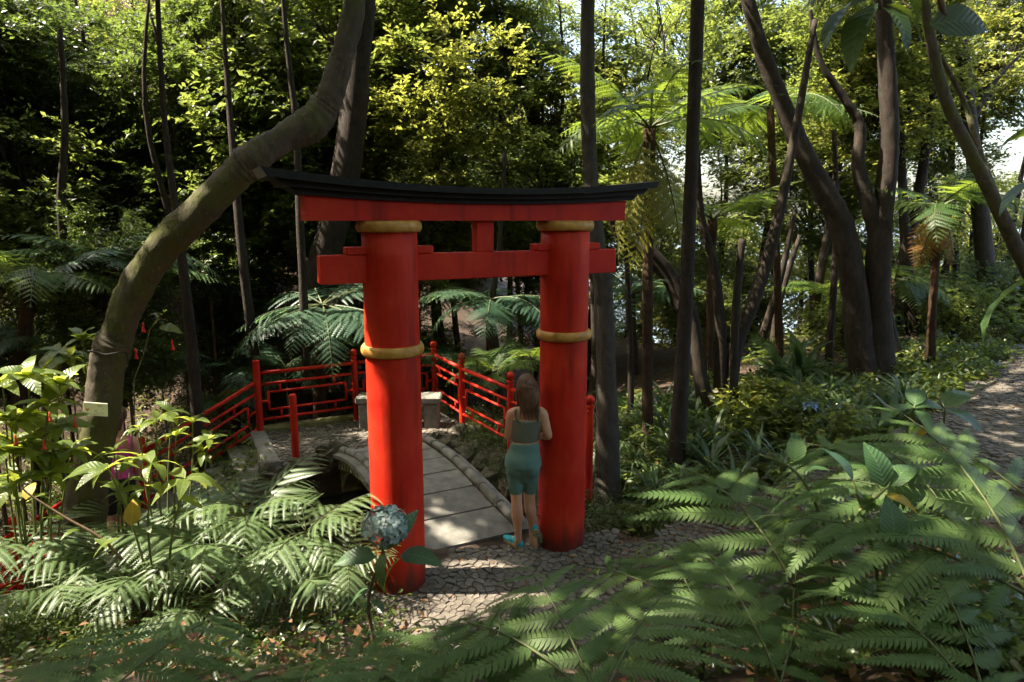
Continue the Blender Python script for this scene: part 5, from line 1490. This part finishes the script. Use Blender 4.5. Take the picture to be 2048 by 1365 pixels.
# leaves hanging into the top right corner, close to the camera
yo = 1.9
ob = thing('overhanging_branch', 'dark branch with big leaves hanging into the top right corner', 'branch', at(1700, -250, yo))
for st_ in ([(1700, -250), (1740, -120), (1760, 20)], [(1760, -250), (1850, -100), (1890, 40)]):
    mb = MB(); mb.tube(spline([at(u, v, yo) for u, v in st_], 5), .008, 6); mb.build('twig', TWIG, ob, smooth=True)
for u, v, az, el, L, var, roll in ((1735, 0, 208, -30, .22, 0, .3), (1745, 10, 228, -48, .24, 2, .2), (1760, 15, 290, -42, .16, 0, 0), (1735, -30, 196, -18, .22, 2, .5), (1770, 10, 330, -35, .15, 1, 0), (1858, 50, 356, 2, .165, 3, 1.25),
                                   (1745, -60, 175, -8, .24, 2, 0), (1780, -30, 20, -12, .14, 1, .4), (1700, -50, 215, -20, .2, 0, .2)):
    put_leaf(ob, at(u, v, yo), az, el, L, DARKBIG, var, roll)
ob2 = thing('overhanging_twig', 'dark leaf tips poking in at the right edge of the photo', 'branch', at(2120, 350, 2.2))
mb = MB(); mb.tube([at(2160, 300, 2.2), at(2110, 350, 2.2)], .006, 6); mb.build('twig', TWIG, ob2)
put_leaf(ob2, at(2120, 355, 2.2), 188, -12, .24, DARKBIG, 1, .3); put_leaf(ob2, at(2110, 260, 2.2), 178, -14, .18, DARKBIG, 2, .6)
put_leaf(ob2, at(2060, 560, 2.6), 200, -40, .34, HYDLEAF, 2, .8)

# ------------------------------------------------------------------ strap-leaved clumps
def strap_mesh(seed, n=34, L=.42, w=.020, mat=None):
    rr = random.Random(seed); V = []; F = []; R = []
    for i in range(n):
        az = rr.uniform(0, 6.28); e0 = math.radians(rr.uniform(50, 88)); l = L * rr.uniform(.6, 1.15); bend = rr.uniform(.9, 1.9); c, s = math.cos(az), math.sin(az)
        r = rr.uniform(0, .05); x = r; z = 0.0; b = len(V); ns = 6; rv = rr.random()
        for k in range(ns + 1):
            t = k / ns; ww = w * (1 - t ** 2.5) * (.7 + .6 * t) + .001
            for sg in (-1, 1): V.append((x * c - sg * ww * s, x * s + sg * ww * c, z + abs(sg) * .004))
            a = e0 - bend * t; x += math.cos(a) * l / ns; z += math.sin(a) * l / ns
        for k in range(ns): F.append((b + 2 * k, b + 2 * k + 1, b + 2 * k + 3, b + 2 * k + 2)); R.append(rv)
    return new_mesh('strap_clump', np.array(V), np.array(F), mat or STRAP, True, rnd=R)
SM = [strap_mesh(i, 36, .50, .019) for i in range(5)]
rr = random.Random(99)
spots = []
tries = 0
while len(spots) < 85 and tries < 1500:
    tries += 1
    u = rr.uniform(1170, 1820); v = rr.uniform(790 + max(0, (1420 - u) * .30), 1010)
    p = hit(u, v)
    pd = path_dist(np.array([p.x]), np.array([p.y]))[0][0]
    if pd < .85 or any((p - q).length < .24 for q in spots): continue
    spots.append(p)
for i, p in enumerate(spots):
    o = link('strap_leaf_plant', SM[i % 5], None, p - Vector((0, 0, .01))); o.rotation_euler = (0, 0, rr.uniform(0, 6)); s = rr.uniform(.7, 1.15); o.scale = (s, s, s)
    tag(o, 'low clump of arching strap leaves in the bed right of the gate', 'plant', 'strap-leaved clumps right of the gate')
BS = strap_mesh(77, 22, .55, .034)
for (u, v, lab) in ((445, 1035, 'dark glossy broad-bladed clump beside the stone steps'), (408, 1045, 'second glossy broad-bladed clump left of the steps clump'), (1560, 770, 'spiky upright clump in the bright clearing'), (1600, 765, 'spiky upright clump right of the clearing clump')):
    p = at(u, v, 6.6) if u < 1000 else hit(u, v)
    if u < 1000: p.z = max(ground(p.x, p.y), p.z - .2)
    o = link('broad_bladed_plant', BS, None, p); s = 1.1 if u < 1000 else 1.6; o.scale = (s, s, s * 1.1); o.rotation_euler = (0, 0, rr.uniform(0, 6)); tag(o, lab, 'plant')

# ------------------------------------------------------------------ hydrangea hedge along the path
rng = np.random.RandomState(9)
HM = []
for k in range(3):
    P = clump_points(rng, 26, 46, (.50, .50, .42), .13, .55)[1]; P = P[P[:, 2] > -.25]
    V, F, r = leaf_geo(P, .14, .09, rng, tilt=.5); HM.append(new_mesh('foliage', V, F, LEAF_LIME if k != 1 else LEAF_MID, rnd=r))
def bloom_small():
    rng_ = np.random.RandomState(4); d = rng_.normal(0, 1, (60, 3)); d /= np.linalg.norm(d, axis=1, keepdims=True); d[:, 2] = np.abs(d[:, 2]) * .8
    V, F, r = leaf_geo(d * .085, .05, .045, rng_, tilt=.8); return new_mesh('flower_head', V, F, BLUEFLOWER, rnd=r)
BM = bloom_small()
rr = random.Random(5)
ps = spline([Vector(p) for p in PATH], 12); hs = []
for i, p in enumerate(ps):
    if not (3.9 < p.x < 15): continue
    t = (ps[min(i + 1, len(ps) - 1)] - ps[i - 1]); n = Vector((-t.y, t.x, 0)).normalized()
    for off in (1.12, 1.7, 2.3):
        q = p + n * (off + rr.uniform(-.15, .15)); hs.append(q)
hs = [q for i, q in enumerate(hs) if all((q - hs[j]).length > .45 for j in range(i))]
for i, q in enumerate(hs):
    zb = ground(q.x, q.y)
    near_ = q.x < 5.2
    t = thing('hydrangea_bush', 'low shaded hydrangea bush at the near end of the path hedge' if near_ else 'leafy hydrangea bush in the sunlit hedge left of the climbing path', 'hydrangea', (q.x, q.y, zb), 'near hedge bushes' if near_ else 'hydrangea hedge along the path')
    s = rr.uniform(.62, .8) if near_ else rr.uniform(.8, 1.2)
    o = stuff(link('foliage', HM[i % 3], t, (0, 0, .36 * s))); o.scale = (s, s, s); o.rotation_euler = (0, 0, rr.uniform(0, 6))
    for k in range(rr.choice([0, 1, 1, 2]) if not near_ else rr.choice([0, 0, 1])):
        a = rr.uniform(0, 6.28); f = link('flower_head', BM, t, (math.cos(a) * .3 * s, math.sin(a) * .3 * s, (.62 + rr.uniform(0, .12)) * s)); f.scale = (.8, .8, .8)

# ------------------------------------------------------------------ ground cover and litter
def scatter(name, label, mat, boxes, seed, L, W, hmax, cluster=14, tilt=.6, sig=.05):
    """many small leaves over patches of ground given by photo regions (u0, u1, v0, v1, count)"""
    rng = np.random.RandomState(seed); pts = []
    for u0, u1, v0, v1, n in boxes:
        for k in range(n // cluster):
            p = hit(rng.uniform(u0, u1), rng.uniform(v0, v1)); s, l = sl(p.x, p.y)
            if pond(s, l) > .15 or (S0 < s < S1 and abs(l) < .75) or (3.1 < s < 4.7 and -1.4 < l < 1.3): continue
            if path_dist(np.array([p.x]), np.array([p.y]))[0][0] < .72 and name != 'leaf_litter' and p.x > -.9: continue
            h = hmax * rng.uniform(.25, 1)
            q = np.array(p) + rng.normal(0, 1, (cluster, 3)) * np.array([sig, sig, 0]); q[:, 2] = p.z + rng.uniform(.01, 1, cluster) * h
            pts.append(q)
    P = np.concatenate(pts); V, F, r = leaf_geo(P, L, W, rng, tilt=tilt)
    o = stuff(link(name, new_mesh(name, V, F, mat, rnd=r))); tag(o, label, 'ground cover' if name != 'leaf_litter' else 'leaf litter'); return o
scatter('ground_cover', 'small-leaved ground cover on the sunlit left bank', LEAF_COVER, [(0, 230, 1190, 1330, 7000), (500, 770, 1060, 1190, 7000), (230, 560, 1150, 1300, 3500), (0, 300, 1040, 1190, 4500), (330, 560, 930, 1080, 2500)], 1, .035, .02, .26, 28, .8, .045)
scatter('ground_cover', 'dense small-leaved ground cover round the right gate pillar and bank', LEAF_COVER, [(1165, 1360, 945, 1075, 8000), (930, 1020, 850, 970, 3500), (880, 1180, 790, 900, 4500)], 2, .035, .02, .30, 28, .8, .05)
scatter('ground_cover', 'mixed low foliage filling the bed under the right trunks', LEAF_MID, [(1380, 1760, 770, 900, 9000), (1180, 1400, 820, 940, 3000), (1640, 2040, 860, 960, 3000), (1500, 2048, 640, 780, 4000), (1250, 1900, 960, 1080, 4500), (1700, 2048, 700, 860, 4500)], 3, .11, .05, .30, 18, .7, .10)
scatter('ground_cover', 'dim low leaves in the foreground shade', LEAF_COVER, [(560, 1000, 1220, 1365, 2200), (1250, 2048, 1120, 1365, 5200), (0, 560, 1280, 1365, 2200)], 4, .06, .03, .22, 16, .7, .07)
scatter('ground_cover', 'leafy plants growing below the steps at far left', LEAF_MID, [(0, 330, 900, 1060, 3000), (250, 520, 800, 1000, 2500), (0, 300, 600, 800, 3500)], 5, .10, .045, .55, 18, .7, .10)
scatter('leaf_litter', 'brown and reddish fallen leaves strewn over the soil', LITTER, [(0, 800, 1150, 1365, 3000), (860, 1500, 1080, 1365, 420), (1300, 2048, 980, 1365, 1800), (1250, 1800, 760, 960, 900), (1800, 2048, 650, 860, 300)], 6, .075, .035, .015, 2, .25, .2)
def curled(label, u, v, L, mat, var=1, az=0):
    p = hit(u, v); s, l = sl(p.x, p.y)
    if S0 < s < S1 and abs(l) < .5: p.z = deck(s)
    o = link('fallen_leaf', leaf_mesh(var, mat), None, p + Vector((0, 0, .03))); o.rotation_euler = (.3, -.2, az); o.scale = (L, L, L * 1.3); tag(o, label, 'leaf')
curled('large dry tan leaf lying at the near end of the footbridge', 945, 1078, .16, DEADLEAF, 3, .2)
curled('pale dry leaf lying on the footbridge slabs', 882, 938, .13, DEADLEAF, 1, .5)
curled('small orange leaf on the dark paving right of the pillar', 1140, 1122, .07, DEADLEAF, 0, .1)
curled('reddish curled leaf on the left bank near the hydrangea', 620, 1180, .16, DEADLEAF, 0, .6)
curled('small dry leaf on the far landing', 690, 850, .07, DEADLEAF, 1, .6)

# ------------------------------------------------------------------ name plate on the leaning tree
pc = at(192, 819, y1); rp = px(46, 200, 830, y1)
pl_c = at(192, 819, y1 - rp - .012)
sgn = thing('name_plate', 'cream name plate with a red emblem fixed to the leaning trunk', 'sign', pl_c)
tilt_ = Matrix.Rotation(math.radians(-3.5), 3, 'Y') @ Matrix.Rotation(math.radians(-12), 3, 'Z')
pw_, ph_ = px(47, 192, 819, y1 - .2), px(27, 192, 819, y1 - .2)
Rt = Matrix.Rotation(math.radians(4.5), 3, 'Y')
def on_plate(x, z, d=0.0): return pl_c + Rt @ Vector((x * pw_, -d, z * ph_))
mb = MB(); mb.box(pl_c, (pw_, .008, ph_), Rt, bev=.0015); plate = mb.build('plate', PLATE, sgn)
mb = MB(); rr = random.Random(3)
lines = [(.10, .36, .30, .075, .8), (.16, .30, .23, .045, .6), (.30, .37, .09, .055, .9), (-.05, .12, -.06, .04, .7), (-.05, .06, -.14, .04, .7), (-.02, .34, -.25, .035, .8), (-.22, .16, -.33, .035, .6), (-.22, .30, -.40, .035, .7)]
for x0, x1, z, h, dens in lines:
    x = x0
    while x < x1:
        w = rr.uniform(.010, .022)
        if rr.random() < dens:
            c = [on_plate(x, z - h / 2, .0062), on_plate(x + w, z - h / 2, .0062), on_plate(x + w, z + h / 2 * rr.uniform(.5, 1), .0062), on_plate(x, z + h / 2 * rr.uniform(.5, 1), .0062)]
            mb.add(c, [(0, 1, 2, 3)])
        x += w + .006
mb.build('printed_lines', INK, plate)
mb = MB()
mb.add([on_plate(*q, .0062) for q in ((-.42, .06), (-.37, .03), (-.335, -.02), (-.30, .03), (-.25, .06), (-.27, -.03), (-.335, -.18), (-.40, -.03))], [(0, 1, 2, 7), (7, 2, 6), (2, 5, 6), (2, 3, 4, 5)]); mb.build('emblem', REDINK, plate)
# cut edge where a slab of bark ends above the plate
mb = MB(); cpts = [at(u, v, y1 - px(45, 220, 705, y1) * k) for u, v, k in ((176, 702, .35), (192, 704, .8), (212, 709, 1.0), (232, 706, 1.0), (252, 706, .75), (256, 730, .7))]
mb.tube(spline(cpts, 3), .006, 6); o = mb.build('bark_scar', BLACK, T1)
